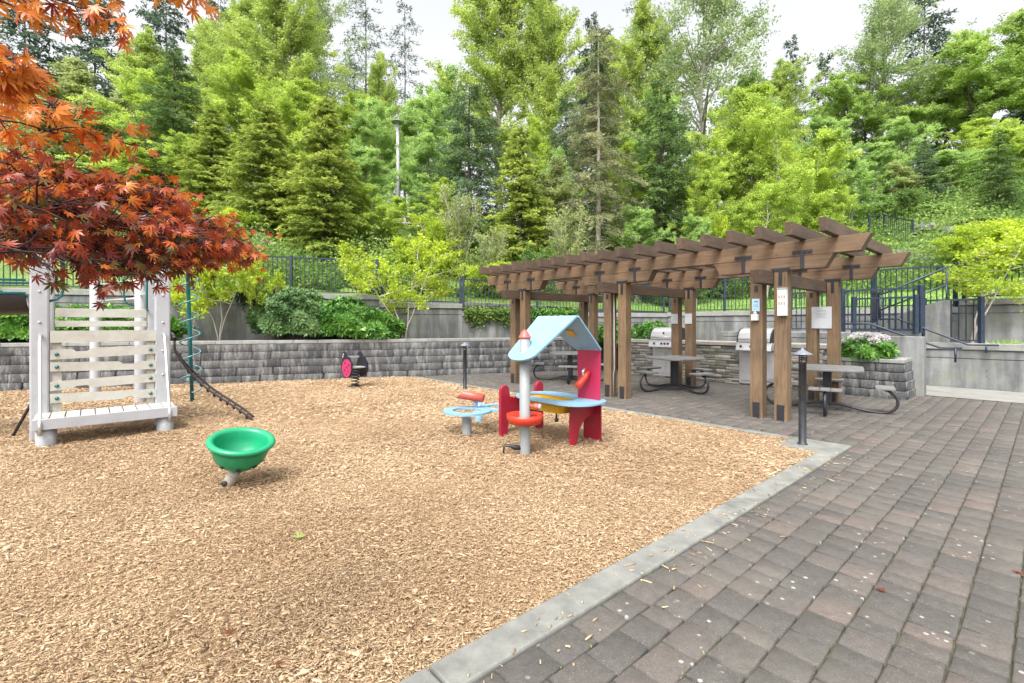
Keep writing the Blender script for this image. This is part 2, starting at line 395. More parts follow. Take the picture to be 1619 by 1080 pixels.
# ---------------------------------------------------------------- wood chips (countless: stuff)
def in_mulch(x, y):
    u = x*U.x+y*U.y; v_ = x*V.x+y*V.y
    wall = (x-W0.x)*WN.x+(y-W0.y)*WN.y
    return (u > 1.79) & (v_ < 6.86) & (wall < -.02) & ~((u < 2.24) & (v_ > 6.38))
def chips():
    V8 = []; T = []
    for (y0, y1, dens, ln, wd) in ((1.2, 3.0, 12500, .021, .0048), (3.0, 4.6, 8500, .024, .0058), (4.6, 7.5, 3000, .036, .0085), (7.5, 15.5, 850, .052, .015)):
        xm = 1.2*y1+.6; area = 2*xm*(y1-y0); n = int(area*dens*.89)
        x = rng.uniform(-xm, xm*.78, n); y = rng.uniform(y0, y1, n)
        ok = in_mulch(x, y) & (np.abs(x) < 1.16*y+.35); x = x[ok]; y = y[ok]; n = len(x)
        a = rng.uniform(0, np.pi, n); L = ln*rng.lognormal(-.1, .55, n)*.5; W = wd*rng.lognormal(-.1, .55, n)*.5; H = W*rng.uniform(.35, .8, n)
        d = np.stack([np.cos(a), np.sin(a), rng.normal(0, .13, n)], 1); d /= np.linalg.norm(d, axis=1)[:, None]
        s = np.stack([-np.sin(a), np.cos(a), rng.normal(0, .35, n)], 1); s /= np.linalg.norm(s, axis=1)[:, None]
        up = np.cross(d, s)
        mound = .010*np.sin(x*2.1+1)*np.sin(y*1.7)+.006*np.sin(x*7+y*3)*np.sin(y*6-x*2)
        c = np.stack([x, y, -.010+mound+rng.uniform(0, .022, n)], 1)
        q = []
        tp = rng.uniform(.35, 1, (n, 2))
        for (sx, sy, sz) in ((-1,-1,-1),(1,-1,-1),(1,1,-1),(-1,1,-1),(-1,-1,1),(1,-1,1),(1,1,1),(-1,1,1)):
            wv = W*np.where(sx < 0, tp[:, 0], tp[:, 1])
            q.append(c+d*(sx*L*(1 if sy > 0 else .86))[:, None]+s*(sy*wv)[:, None]+up*(sz*H*.5)[:, None])
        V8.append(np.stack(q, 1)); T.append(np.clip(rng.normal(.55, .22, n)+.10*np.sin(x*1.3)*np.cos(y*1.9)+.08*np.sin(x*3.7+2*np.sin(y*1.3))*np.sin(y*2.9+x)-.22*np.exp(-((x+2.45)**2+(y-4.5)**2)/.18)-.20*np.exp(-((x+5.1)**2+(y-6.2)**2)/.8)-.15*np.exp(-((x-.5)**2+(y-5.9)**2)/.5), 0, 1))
    V8 = np.concatenate(V8); T = np.concatenate(T); n = len(V8)
    fl = np.array([(4,5,6,7),(0,1,5,4),(2,3,7,6),(1,2,6,5),(3,0,4,7)])
    faces = (fl[None]+8*np.arange(n)[:, None, None]).reshape(-1, 4)
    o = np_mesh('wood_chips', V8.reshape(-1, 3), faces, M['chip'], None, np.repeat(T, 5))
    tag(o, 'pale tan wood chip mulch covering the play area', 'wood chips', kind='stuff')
chips()
def strays():
    n = 150; v_ = rng.uniform(.3, 6.6, n); u = 1.62-np.abs(rng.normal(0, .16, n))+rng.uniform(-.02, .16, n)
    x = u*U.x+v_*V.x; y = u*U.y+v_*V.y; a = rng.uniform(0, np.pi, n)
    L = .013*rng.lognormal(0, .5, n); W = .0023*rng.lognormal(0, .3, n)
    d = np.stack([np.cos(a), np.sin(a), 0*a], 1); s = np.stack([-np.sin(a), np.cos(a), 0*a], 1); c = np.stack([x, y, np.where(u > 1.6, .021, .007)], 1)
    q = [c+d*(sx*L)[:, None]+s*(sy*W)[:, None]+np.array([0, 0, sz])*.003 for (sx, sy, sz) in ((-1,-1,-1),(1,-1,-1),(1,1,-1),(-1,1,-1),(-1,-1,1),(1,-1,1),(1,1,1),(-1,1,1))]
    V8 = np.stack(q, 1); fl = np.array([(4,5,6,7),(0,1,5,4),(2,3,7,6),(1,2,6,5),(3,0,4,7)])
    faces = (fl[None]+8*np.arange(n)[:, None, None]).reshape(-1, 4)
    o = np_mesh('stray_chips', V8.reshape(-1, 3), faces, M['needle_chip'], None, np.repeat(rng.random(n), 5))
    tag(o, 'loose wood slivers scattered on the pavers beside the kerb', 'wood chips', kind='stuff')
strays()

# ---------------------------------------------------------------- walls
def block_wall(name, label, p0, tdir, ndir, t0, t1, nc, hc, capm, L=.40, batter=.012, capd=.34, z0=-.04, endcap=None):
    """courses of split-face blocks; tdir along, ndir into the hill"""
    root = thing(name, label, 'retaining wall', (0,0,0))
    cen = []; half = []
    for c in range(nc):
        t = t0-(L/2 if c % 2 else 0)
        while t < t1:
            a = max(t, t0); e = min(t+L, t1)
            if e-a > .05: cen.append(((a+e)/2, c*batter+.13, z0+hc*c+hc/2)); half.append(((e-a)/2-.0025, .13, hc/2-.003))
            t += L*rng.choice([.75, 1, 1, 1.1])
    fr = [[tdir.x, tdir.y, 0], [ndir.x, ndir.y, 0], [0, 0, 1]]
    cn = np.array(cen); 
    o = chamfer_boxes('blocks', cn, np.array(half), fr, M['block'], root, ch=.009, face='y-', jit=.004)
    off = np.array([p0.x, p0.y, 0]); co = np.empty(len(o.data.vertices)*3, np.float32); o.data.vertices.foreach_get('co', co)
    co = (co.reshape(-1, 3)+off).astype(np.float32); o.data.vertices.foreach_set('co', co.ravel())
    zt = z0+hc*nc; mb = MB(); ft = batter*nc
    def P(t, q, z): v_ = p0+tdir*t+ndir*q; return Vector((v_.x, v_.y, z))
    t = t0
    while t < t1-.05:
        e = min(t+.60, t1); mb.bar(P(t+.003, ft-.02+capd/2, zt+.045), P(e-.003, ft-.02+capd/2, zt+.045), capd, .088); t = e
    mb.build('cap', M['cap'], root, bevel=.01)
    c2 = MB(); c2.bar(P(t0+.02, .17, (z0+zt)/2), P(t1-.02, .17, (z0+zt)/2), .2, zt-z0-.01); c2.build('core', M['conc_dark'], root)
    return root
W0f = W0.copy()
block_wall('block_retaining_wall', 'long low grey split-face block wall behind the wood chips', W0f, WT, WN, -22, 6.3, 5, .203, None)

def conc_wall(name, label, a, b, zb, zt, th=.28, side=1, bands=True):
    """a, b end points; the face towards the camera has a cap band and a grooved band"""
    a, b = Vector((a[0], a[1], 0)), Vector((b[0], b[1], 0)); d = (b-a).normalized(); n_ = Vector((-d.y, d.x, 0))*side
    root = thing(name, label, 'concrete wall', a)
    L = (b-a).length
    ang = math.atan2(d.y, d.x); root.rotation_euler = (0, 0, ang)
    s = side
    mb = MB()
    if bands:
        mb.box((L/2, s*th/2, (zb+zt-.37)/2), (L, th, zt-.37-zb)); mb.box((L/2, s*(th/2+.008), zt-.36), (L-.004, th-.016, .02))
        mb.box((L/2, s*th/2, zt-.26), (L, th, .18)); mb.box((L/2, s*(th/2+.008), zt-.16), (L-.004, th-.016, .02))
        mb.build('wall_face', M['conc'], root, bevel=.006)
        cp = MB(); cp.box((L/2, s*(th/2-.012), zt-.075), (L+.002, th+.05, .15)); cp.build('cap', M['cap'], root, bevel=.01)
    else:
        mb.box((L/2, s*th/2, (zb+zt)/2), (L, th, zt-zb)); mb.build('wall_face', M['conc'], root, bevel=.01)
    jt = MB(); x = 1.7
    while x < L-.3:
        jt.box((x, -s*.001, (zb+zt-.4)/2), (.012, .006, zt-.42-zb)); 
        for zz in (zb+.4, zt-.62): jt.lathe([(0,0),(.014,0),(.014,.004)], (x-.5, -s*.002, zz), 8, Matrix.Rotation(R(90)*s, 3, 'X'))
        x += 2.4
    jt.build('form_joint', M['conc_dark'], root)
    return root
OFF = 1.42
TA, TB = -1.70, .92
conc_wall('concrete_wall', 'tall stained concrete wall behind the planted strip and bushes', WL(-22,OFF), WL(TA,OFF), .6, 2.39)
conc_wall('concrete_wall', 'short middle length of stained concrete wall behind the small green maple', WL(TA,OFF), WL(TB,OFF), .6, 2.15)
TJ = 8.95
J = WL(TJ, OFF)
uJ = J.x*U.x+J.y*U.y; vJ = J.x*V.x+J.y*V.y
conc_wall('concrete_wall', 'concrete wall under trailing ground cover behind the far end of the pergola', WL(TB,OFF), J, .6, 1.90)
conc_wall('concrete_wall', 'concrete wall below the lawn behind the grills', J, UV(1.55, vJ), .3, 1.93)
conc_wall('concrete_wall', 'upper concrete wall below the lawn at the right, behind the leaning small tree', UV(1.55, vJ), UV(-14, vJ), .6, 2.12)
conc_wall('concrete_wall', 'lower bare concrete wall facing the concrete path at the right', UV(2.15, 15.22), UV(-14, 15.22), -.1, 1.05)
so = MB(); so.add([WL(-26,.2,1.0), WL(6.6,.2,1.0), WL(TJ,OFF,1.0), WL(-26,OFF,1.0)], [(0,1,2,3)]); o = so.build('planter_soil', M['soil']); tag(o, kind='structure')
so = MB(); so.add([UV(1.9,15.4,.98), UV(-14,15.4,.98), UV(-14,vJ,.98), UV(1.9,vJ,.98)], [(0,1,2,3)]); o = so.build('planter_soil', M['soil']); tag(o, kind='structure')
so = MB(); so.add([UV(9.4,12.3,.93), UV(5.4,12.3,.93), UV(5.4,vJ,.93), UV(uJ,vJ,.93), WL(6,.2,.93)], [(0,1,2,3,4)]); o = so.build('planter_soil', M['soil']); tag(o, kind='structure')

# ---------------------------------------------------------------- stone grill counter
def ledgestone(root, x0, x1, y, z0, z1):
    cen = []; half = []; z = z0
    while z < z1-.02:
        h = min(rng.choice([.045, .06, .075, .09]), z1-z); x = x0
        while x < x1:
            L = min(rng.uniform(.12, .45), x1-x)
            if L < .05: break
            cen.append((x+L/2, y+.05-rng.uniform(0, .025), z+h/2)); half.append((L/2-.003, .05, h/2-.003)); x += L
        z += h
    o = chamfer_boxes('ledge_stones', np.array(cen), np.array(half), np.eye(3), M['ledge'], root, ch=.008, face='y-', jit=.004)
ct = thing('grill_counter', 'long low counter of stacked ledge stone behind the pergola', 'stone counter', UV(3.3, 12.08), ROT)
ledgestone(ct, -5.3, 0, 0, 0, .94)
mb = MB(); mb.box((-2.65, .38, .45), (5.3, .62, .92)); mb.build('core', M['conc_dark'], ct)
mb = MB(); x = -5.34
for L in (1.45, 1.30, .93, 1.70):
    if L in (1.30,): pass
    mb.box((x+L/2-.0, .33, .995), (L-.006, .74, .09)); x += L
mb.build('countertop', M['counter_cap'], ct, bevel=.01)
# ---------------------------------------------------------------- grills
def grill(loc, label, single):
    g = thing('gas_grill', label, 'grill', loc, ROT, 'stainless grills built into the stone counter')
    W = .80
    prof = [(-.31, .0), (-.30, .10), (-.24, .22), (-.12, .31), (.05, .34), (.22, .30), (.30, .18), (.30, 0)]
    mb = MB(); mb.prism(prof, W-.04, lambda a, b, c: Vector((c-(W-.04)/2, a, 1.06+b))); mb.build('hood', M['stainless'], g, bevel=.01)
    mb = MB()
    for s in (-1, 1): mb.prism([(a*1.04, b*1.03+.001) for a, b in prof], .03, lambda a, b, c, s=s: Vector((s*(W/2-.02)+(c-.015), a, 1.055+b)))
    mb.build('hood_end', M['black_steel'], g)
    mb = MB(); mb.tube([(-.33,-.37,1.13),(.33,-.37,1.13)], .012); mb.tube([(-.3,-.37,1.13),(-.3,-.30,1.13)], .008); mb.tube([(.3,-.37,1.13),(.3,-.30,1.13)], .008); mb.build('handle', M['light_steel'], g)
    mb = MB(); mb.lathe([(0,0),(.028,0),(.028,.012),(0,.014)], (.02,-.268,1.24), 14, Matrix.Rotation(R(62), 3, 'X')); mb.build('thermometer', M['black_steel'], g)
    mb = MB(); mb.prism([(-.38,.86),(-.30,1.05),(.25,1.05),(.25,.86)], W, lambda a, b, c: Vector((c-W/2, a, b))); p = mb.build('control_panel', M['stainless'], g, bevel=.008)
    for x in ((-.22, .0, .1, .2) if not single else (-.28, -.05, .18)):
        mb = MB(); mb.lathe([(.03,0),(.026,.03),(0,.032)], (x,-.345,.955), 14, Matrix.Rotation(R(68), 3, 'X')); mb.build('knob', M['black_steel'], g)
    mb = MB(); mb.box((0,-.03,.44), (W+.06, .12, .80)); mb.build('cabinet', M['stainless'], g, bevel=.006)
    for s in (-1, 1):
        mb = MB(); mb.box((s*(W/4+.005), -.102, .42), (W/2-.05, .022, .60)); d = mb.build('door', M['stainless'], g, bevel=.005)
        mb = MB(); mb.tube([(s*.045,-.135,.50),(s*.045,-.145,.52),(s*.045,-.145,.62),(s*.045,-.135,.64)], .008); mb.build('handle', M['light_steel'], d)
    return g
grill(UV(7.10, 12.14), 'stainless gas grill with four knobs, nearer the block wall', False)
grill(UV(4.68, 12.14), 'stainless gas grill partly hidden behind the post with the soap dispenser', True)

# ---------------------------------------------------------------- landing wall, stairs, pier, planter
lw = thing('landing_wall', 'grooved concrete wall under the stair landing behind the flower planter', 'concrete wall', UV(3.6, 13.3), ROT)
mb = MB(); mb.box((-.9, .9, .3), (3.4, 1.8, .78)); 
z = .70
for k_ in range(4):
    mb.box((-.9, .9+.02*(k_ % 2), z+.07), (3.4, 1.8, .135)); z += .15
mb.build('wall_face', M['conc'], lw, bevel=.008)
st = thing('stair_flight', 'concrete steps between the block planter and the right wall', 'stairs', UV(3.2, 13.5), ROT)
mb = MB()
for k_ in range(7):
    h = 1.24-.177*k_ ; mb.box((-.0+.27*k_*.62+.05, .82, h/2-.05), (.30*.62+.04, 1.62, h+.08-.16))
mb.build('steps', M['conc_flat'], st, bevel=.008)
pr = thing('concrete_pier', 'plain concrete pier at the corner of the block planter', 'pier', UV(2.05, 13.12), ROT)
mb = MB(); mb.box((0,0,.58), (.62, .34, 1.30)); mb.build('shaft', M['conc'], pr, bevel=.012)
s2 = thing('upper_stairs', 'upper flight of concrete steps rising to the lawn with a sloped side wall', 'stairs', UV(3.1, 15.45), ROT)
mb = MB()
for k_ in range(5): mb.box((.28*k_+.13, .62, .7+.08*k_+.25), (.28, 1.0, .7+.16*k_))
mb.build('steps', M['conc_flat'], s2, bevel=.008)
mb = MB(); mb.prism([(0,.3),(0,1.50),(1.35,2.06),(1.52,2.06),(1.52,.3)], .16, lambda a, b, c: Vector((a, c-.12, b))); mb.build('side_wall', M['conc'], s2, bevel=.01)

pl = thing('block_planter', 'dark grey block planter holding the white flowers', 'planter', UV(1.86, 12.02), ROT)
def planter():
    cen = []; half = []; hc = .18
    c2 = []; h2 = []
    for c in range(4):
        x = -1.75+(.17 if c % 2 else 0); x0 = -1.75; b = .022*c
        xs = [x0]
        while x < -b:
            if x > x0+.05: xs.append(x)
            x += rng.choice([.33, .40])
        xs = [q for q in xs if q < -b-.12]+[-b]
        for a, e in zip(xs, xs[1:]): cen.append(((a+e)/2, b+.10, hc*c+hc/2-.02)); half.append(((e-a)/2-.004, .10, hc/2-.004))
        ys = [b+.205, .55 if c % 2 else .72, 1.0]
        for a, e in zip(ys, ys[1:]): c2.append((-b-.10, (a+e)/2, hc*c+hc/2-.02)); h2.append((.10, (e-a)/2-.004, hc/2-.004))
    chamfer_boxes('blocks', np.array(cen), np.array(half), np.eye(3), M['block'], pl, ch=.014, face='y-', jit=.004)
    mb = MB()
    for c, h in zip(c2, h2): mb.box(c, (h[0]*2, h[1]*2, h[2]*2))
    o = mb.build('side_blocks', M['block'], pl, bevel=.012)
    t = o.data.attributes.new('tint', 'FLOAT', 'FACE'); t.data.foreach_set('value', np.repeat(rng.random(len(c2)), 6).astype(np.float32))
    mb = MB()
    x = -1.76
    for L in (.45, .45, .45, .42): mb.box((x+L/2-.06, .20, .745), (L-.006, .30, .08)); x += L
    mb.box((-.215, .70, .745), (.30, .68, .08)); mb.build('cap', M['cap'], pl, bevel=.012)
    mb = MB(); mb.box((-.95, .58, .34), (1.55, .80, .68)); mb.build('soil_fill', M['soil'], pl)
planter()

# ---------------------------------------------------------------- railings and fences
def railing(name, label, pts, h, cat='fence', posts=None, gap=.12, lift=.08, post=.075, group=None, bay=2.0, rail=.045):
    """pts: list of world points (base line). Every bay is one panel of rails and balusters; every post a part."""
    root = thing(name, label, cat, pts[0], 0, group); o0 = Vector(pts[0])
    ps = []
    for a, b in zip(pts, pts[1:]):
        a, b = Vector(a), Vector(b); n = max(1, round((b-a).length/bay))
        for i in range(n): ps.append(a.lerp(b, i/n)-o0)
    ps.append(Vector(pts[-1])-o0)
    for a, b in zip(ps, ps[1:]):
        mb = MB(); mb.bar(a+Vector((0,0,h-rail/2)), b+Vector((0,0,h-rail/2)), rail, rail)
        mb.bar(a+Vector((0,0,lift)), b+Vector((0,0,lift)), .03, .03)
        n = max(2, int((b-a).length/gap))
        for i in range(1, n): 
            p = a.lerp(b, i/n); mb.box(p+Vector((0,0,(lift+h-rail)/2)), (.017, .017, h-rail-lift))
        mb.build('railing_panel', M['fence_paint'], root)
    for p in ps:
        mb = MB(); mb.box(p+Vector((0,0,(h+.04)/2)), (post, post, h+.04)); mb.build('post', M['fence_paint'], root, bevel=.006)
    return root
def WF(t, z): p = WL(t, OFF+.16); return Vector((p.x, p.y, z))
railing('metal_fence', 'dark metal fence on the tall concrete wall behind the play tower', [WF(-22,2.38), WF(-9.1,2.38), WF(-1.75,2.38)], 1.10, bay=2.3)
railing('metal_fence', 'dark metal fence behind the yellow-green maple, on the middle wall length', [WF(-1.60,2.14), WF(.90,2.14)], 1.08, bay=2.5)
railing('metal_fence', 'dark metal fence above the trailing ground cover behind the pergola', [WF(1.0,1.89), WF(8.9,1.89)], 1.10, bay=2.4)
vF = vJ+.16
railing('metal_fence', 'long dark metal fence along the lawn edge behind the grills', [UV(uJ,vF,1.92), UV(3.35,vF,1.92)], 1.12, bay=2.3)
railing('metal_fence', 'dark metal fence at the top of the steps', [UV(3.30,vF,1.92), UV(1.62,vF,1.92)], 1.12, bay=1.7)
railing('metal_fence', 'dark metal fence along the lawn behind the leaning small tree', [UV(1.45,vF,2.11), UV(-12,vF,2.11)], 1.02, bay=1.6)
railing('metal_railing', 'dark railing along the stair landing behind the rear pergola posts', [UV(5.3,15.12,1.28), UV(2.08,15.12,1.28)], 1.12, bay=1.7, post=.10)
railing('metal_railing', 'low dark railing panel on the right wall next to the landing', [UV(2.06,15.36,1.03), UV(1.05,15.36,1.03)], 1.06, bay=1.1, post=.09)
railing('metal_gate', 'dark metal gate panel beside the landing railing', [UV(3.4,14.95,1.25), UV(2.15,14.95,1.25)], .92, cat='gate', bay=1.2, post=.09)
gp = thing('service_post', 'thick dark green metal post at the foot of the upper steps', 'post', UV(3.05,15.6,1.2), ROT)
mb = MB(); mb.box((0,0,.55), (.20,.16,1.10)); mb.build('shaft', M['bollard_paint'], gp, bevel=.01); mb = MB(); mb.box((0,0,1.115), (.23,.19,.03)); mb.build('cap', M['bollard_paint'], gp)
def handrail(label, pts, r=.02, legs=()):
    h = thing('handrail', label, 'handrail', pts[0]); o0 = Vector(pts[0]); mb = MB(); mb.tube([Vector(p)-o0 for p in pts], r, 8); mb.build('rail', M['fence_paint'], h)
    for (p, z) in legs:
        mb = MB(); mb.tube([Vector(p)-o0, Vector((p[0], p[1], z))-o0], r*.9, 8); mb.build('post', M['fence_paint'], h)
handrail('near stair handrail dropping behind the white flowers', [UV(3.3,13.45,1.50), UV(2.75,13.45,1.50), UV(1.55,13.45,1.0), UV(1.2,13.45,1.0)], .022, [(UV(3.1,13.45,1.50), 1.2), (UV(1.3,13.45,1.0), .7)])
handrail('far stair handrail beside the right concrete wall', [UV(3.0,15.10,1.62), UV(2.5,15.10,1.62), UV(1.25,15.10,1.02), UV(.75,15.10,1.02)], .022, [(UV(2.9,15.1,1.62), 1.2), (UV(.95,15.1,1.02), .85)])
handrail('upper steps handrail nearest the landing, sloping up to the right', [UV(3.0,15.5,2.25), UV(2.85,15.5,2.30), UV(1.62,15.5,2.88)], .024, [(UV(2.95,15.5,2.27), 1.3), (UV(1.65,15.5,2.87), 2.0)])
handrail('lower inner handrail on the side wall of the upper steps', [UV(2.95,15.42,1.85), UV(1.62,15.42,2.45)], .02, [(UV(1.65,15.42,2.43), 2.0)])
# ---------------------------------------------------------------- pergola
def pergola():
    root = thing('timber_pergola', 'long brown timber pergola with paired posts and black brackets over the picnic tables', 'pergola', UV(2.94, 8.08), ROT)
    XC = (0, -2.93, -5.86); YR = 2.66
    for yi, y in enumerate((0, YR)):
        for xi, xc in enumerate(XC):
            for s in (1, -1):
                mb = MB(); mb.box((xc+s*.18, y, 1.155), (.188, .188, 2.33)); p = mb.build('post', M['post_wood'], root, bevel=.006)
                mb = MB(); mb.box((xc+s*.18, y-.098, .125), (.105, .008, .24))
                for q in (.06, .19): mb.lathe([(.009,0),(.009,.008),(0,.009)], (xc+s*.18, y-.102, q), 6, Matrix.Rotation(R(90), 3, 'X'))
                mb.build('base_bracket', M['black_steel'], p)
                if s < 0:
                    mb = MB(); mb.box((xc-.18, y-.098, 2.06), (.05, .008, .10)); mb.build('bracket', M['black_steel'], p)
        # short lower beams over each pair, long upper beam
        for xi, xc in enumerate(XC):
            mb = MB(); a, b = .88, .77
            mb.prism([(xc-b, 2.323), (xc+b, 2.323), (xc+a, 2.518), (xc-a, 2.518)], .180, lambda p, q, c, y=y: Vector((p, y+.09-c, q)))
            lb = mb.build('lower_beam', M['beam_wood'], root, bevel=.004)
            for tx, tz, host in ((xc+.18, 2.335, 0), (xc-.38, 2.575, 1), (xc+.48, 2.575, 1)):
                mb = MB(); mb.box((tx, y-.098, tz), (.27, .010, .052)); mb.box((tx, y-.0975, tz-.135), (.052, .009, .22))
                for q in (-.1, -.04, .04, .1): mb.lathe([(.009,0),(.009,.007),(0,.008)], (tx+q, y-.103, tz), 6, Matrix.Rotation(R(90), 3, 'X'))
                mb.build('bracket', M['black_steel'], lb)
        mb = MB(); mb.prism([(1.20, 2.522), (-7.0, 2.522), (-7.10, 2.752), (1.32, 2.752)], .184, lambda p, q, c, y=y: Vector((p, y-.092+c, q)))
        mb.build('upper_beam', M['beam_wood'], root, bevel=.004)
    for xc in XC:
        mb = MB(); mb.prism([(-.54, 2.118), (YR+.54, 2.118), (YR+.60, 2.318), (-.60, 2.318)], .155, lambda p, q, c, xc=xc: Vector((xc-.0775+c, p, q)))
        mb.build('crossbeam', M['rafter_wood'], root, bevel=.005)
    for i in range(19):
        x = 2.94-(2.038+.4187*i); j = rng.normal(0, .006)
        mb = MB(); mb.prism([(-.655+j, 2.757), (3.33, 2.757), (3.36, 2.942), (-.69+j, 2.942)], .092, lambda p, q, c, x=x: Vector((x-.046+c, p, q)))
        mb.build('rafter', M['rafter_wood'], root, bevel=.005)
    mb = MB(); mb.tube([(-2.93-.02, -.10, 0), (-2.93-.02, -.1, .5), (-2.93+.0, -.098, .55), (-2.93-.01, -.098, 2.1)], .011, 6)
    mb.build('cable_conduit', M['grey_steel'], root)
pergola()
PL = lambda x, y, z: UV(2.94-x, 8.08+y, z)      # pergola-local point

def sign(name, label, x, y, z, w_, h_, m, lines=(), cat='notice', extra=None):
    r = thing(name, label, cat, PL(x, y, z), ROT); mb = MB(); mb.box((0, -.004, 0), (w_, .006, h_)); mb.build('sheet', m, r)
    if lines:
        mb = MB()
        for (lx, lz, lw, lh) in lines: mb.box((lx, -.0085, lz), (lw, .002, lh))
        mb.build('printing', M['ink'], r)
    return r
tl = [(0, .13, .16, .012)]+[(-.01+.01*(k % 2), .085-.03*k, .19-.03*(k % 3), .007) for k in range(4)]
sign('paper_notice', 'largest white notice, nailed across the two rear posts beside the third table', 0, YF := 2.66-.103, 1.62, .34, .42, M['paper'], tl)
sign('paper_notice', 'small blank white paper on the left one of the middle rear posts', -2.93-.18, 2.66-.10, 1.62, .175, .24, M['paper'])
sign('paper_notice', 'small blank white paper on the right one of the middle rear posts', -2.93+.18, 2.66-.10, 1.62, .175, .24, M['paper'])
sign('blue_notice', 'pale blue hand-washing notice above the soap dispenser', -.18, -.098, 1.80, .115, .20, M['blue_notice'], [(0, .055, .06, .02), (0, .0, .07, .008), (0, -.025, .08, .008)])
d = thing('soap_dispenser', 'white pump soap dispenser in a small holder on the front pergola post', 'soap dispenser', PL(-.18, -.10, 1.60), ROT)
mb = MB(); mb.box((0, -.035, 0), (.105, .07, .10)); mb.build('holder', M['white_paint'], d, bevel=.008)
mb = MB(); mb.lathe([(0,.05),(.03,.05),(.03,.075),(.012,.085),(.012,.12),(0,.121)], (0,-.035,0), 12); mb.build('bottle', M['white_paint'], d)
mb = MB(); mb.tube([(0,-.035,.12),(0,-.035,.14),(0,-.075,.135)], .006, 6); mb.build('pump', M['white_paint'], d)
d = thing('towel_dispenser', 'tall narrow white printed box on the right front pergola post', 'dispenser', PL(.225, -.10, 1.82), ROT)
mb = MB(); mb.box((.0, -.04, 0), (.135, .075, .40)); b0 = mb.build('box', M['white_paint'], d, bevel=.008)
mb = MB(); mb.box((0, -.04, .215), (.14, .08, .03)); mb.build('lid', M['grey_steel'], d, bevel=.004)
mb = MB()
for (x, z) in ((-.035,.09),(.0,.09),(.038,.09),(-.035,-.01),(.0,-.01),(.038,-.01)): mb.box((x, -.079, z), (.02, .003, .045))
mb.build('pictogram', M['tan_ink'], b0)
r = thing('red_plate', 'small dark red plate on the right front post', 'plate', PL(.165, -.096, 1.92), ROT); mb = MB(); mb.box((-.01,-.003,0), (.075,.006,.10)); mb.build('sheet', M['red_ink'], r)

# ---------------------------------------------------------------- picnic tables
def seat_mesh(L, Wd, th, m_):
    mb = MB()
    for k in (-1, 0, 1): mb.box((k*L/3, 0, th/2), (L/3-.012, Wd, th))
    return mb
def picnic(loc, rz, label, hidden=False):
    t = thing('picnic_table', label, 'picnic table', loc, rz, 'picnic tables under the pergola')
    c = .13; h = .52; pts = [(-h+c,-h),(h-c,-h),(h,-h+c),(h,h-c),(h-c,h),(-h+c,h),(-h,h-c),(-h,-h+c)]
    mb = MB(); mb.prism(pts, .045, lambda a, b, z: Vector((a, b, .70+z))); mb.build('tabletop', M['table_grey'], t, bevel=.012)
    mb = MB(); mb.box((0,0,.395), (.13,.13,.61)); mb.build('pedestal', M['black_steel'], t, bevel=.01)
    for k in range(4):
        q = k*math.pi/2; m3 = Matrix.Rotation(q, 3, 'Z')
        path = [(.04,0,.115),(.22,0,.10),(.45,0,.045),(.66,0,.016),(.80,0,.02),(.91,0,.07),(.965,0,.16),(.96,0,.27),(.90,0,.35),(.80,0,.405)]
        P = []
        for i in range(len(path)-1):
            for s in range(3):
                a, b = Vector(path[i]), Vector(path[i+1]); p0 = Vector(path[max(i-1,0)]); p3 = Vector(path[min(i+2,len(path)-1)]); u = s/3
                P.append(.5*((2*a)+(b-p0)*u+(2*p0-5*a+4*b-p3)*u*u+(3*a-p0-3*b+p3)*u**3))
        P.append(Vector(path[-1]))
        mb = MB(); mb.tube([m3 @ p for p in P], .023, 8); mb.build('leg', M['black_steel'], t)
        mb = MB()
        for j in (-1, 0, 1): mb.box(m3 @ Vector((.80, j*.155, .435)), (.26, .148, .036), m3)
        mb.box(m3 @ Vector((.80, 0, .408)), (.05, .40, .015), m3)
        mb.build('seat', M['table_grey'], t, bevel=.006)
    return t
def zrot(front): return math.atan2(front[1], front[0])
picnic(UV(2.60, 9.72), zrot((-.58,-.815)), 'grey picnic table with curved black legs nearest the block planter')
picnic(UV(5.66, 9.95), zrot((.42,-.908)), 'grey picnic table with curved black legs in the middle, in front of the left grill')
picnic(UV(8.45, 9.55), zrot((-.18,-.98)), 'grey picnic table with curved black legs farthest away, seen beneath the blue playhouse roof')

# ---------------------------------------------------------------- path lights
def bollard(loc, h, label):
    b = thing('bollard_light', label, 'bollard light', loc, ROT, 'black bollard path lights')
    mb = MB(); mb.lathe([(.058,-.02),(.058,.005),(.043,.02),(.043,h-.19),(.052,h-.185),(.052,h-.175),(0,h-.175)], n=20); mb.build('shaft', M['bollard_paint'], b)
    mb = MB()
    for k in range(3): z = h-.155+.028*k; mb.lathe([(.0,z),(.052,z),(.056,z+.004),(.036,z+.012),(.0,z+.013)], n=20)
    mb.build('louver', M['bollard_paint'], b)
    mb = MB()
    for k in range(3): q = k*2.1; mb.tube([(.045*math.cos(q),.045*math.sin(q),h-.18),(.045*math.cos(q),.045*math.sin(q),h-.06)], .005, 6)
    mb.build('stay', M['bollard_paint'], b)
    mb = MB(); mb.lathe([(0,h),(.012,h),(.02,h-.02),(.055,h-.045),(.112,h-.075),(.114,h-.085),(0,h-.075)], n=24); mb.build('hood', M['fence_cap'], b)
    return b
M['fence_cap'] = simple('fence_cap', C(.16,.175,.21), .35, .15, 10, .1)
bollard(UV(2.03, 6.60, .012), 1.19, 'black bollard light with pointed hood at the near corner of the wood chips')
bollard(G(735, 615.7), 1.085, 'smaller-looking black bollard light at the far edge of the wood chips by the block wall')

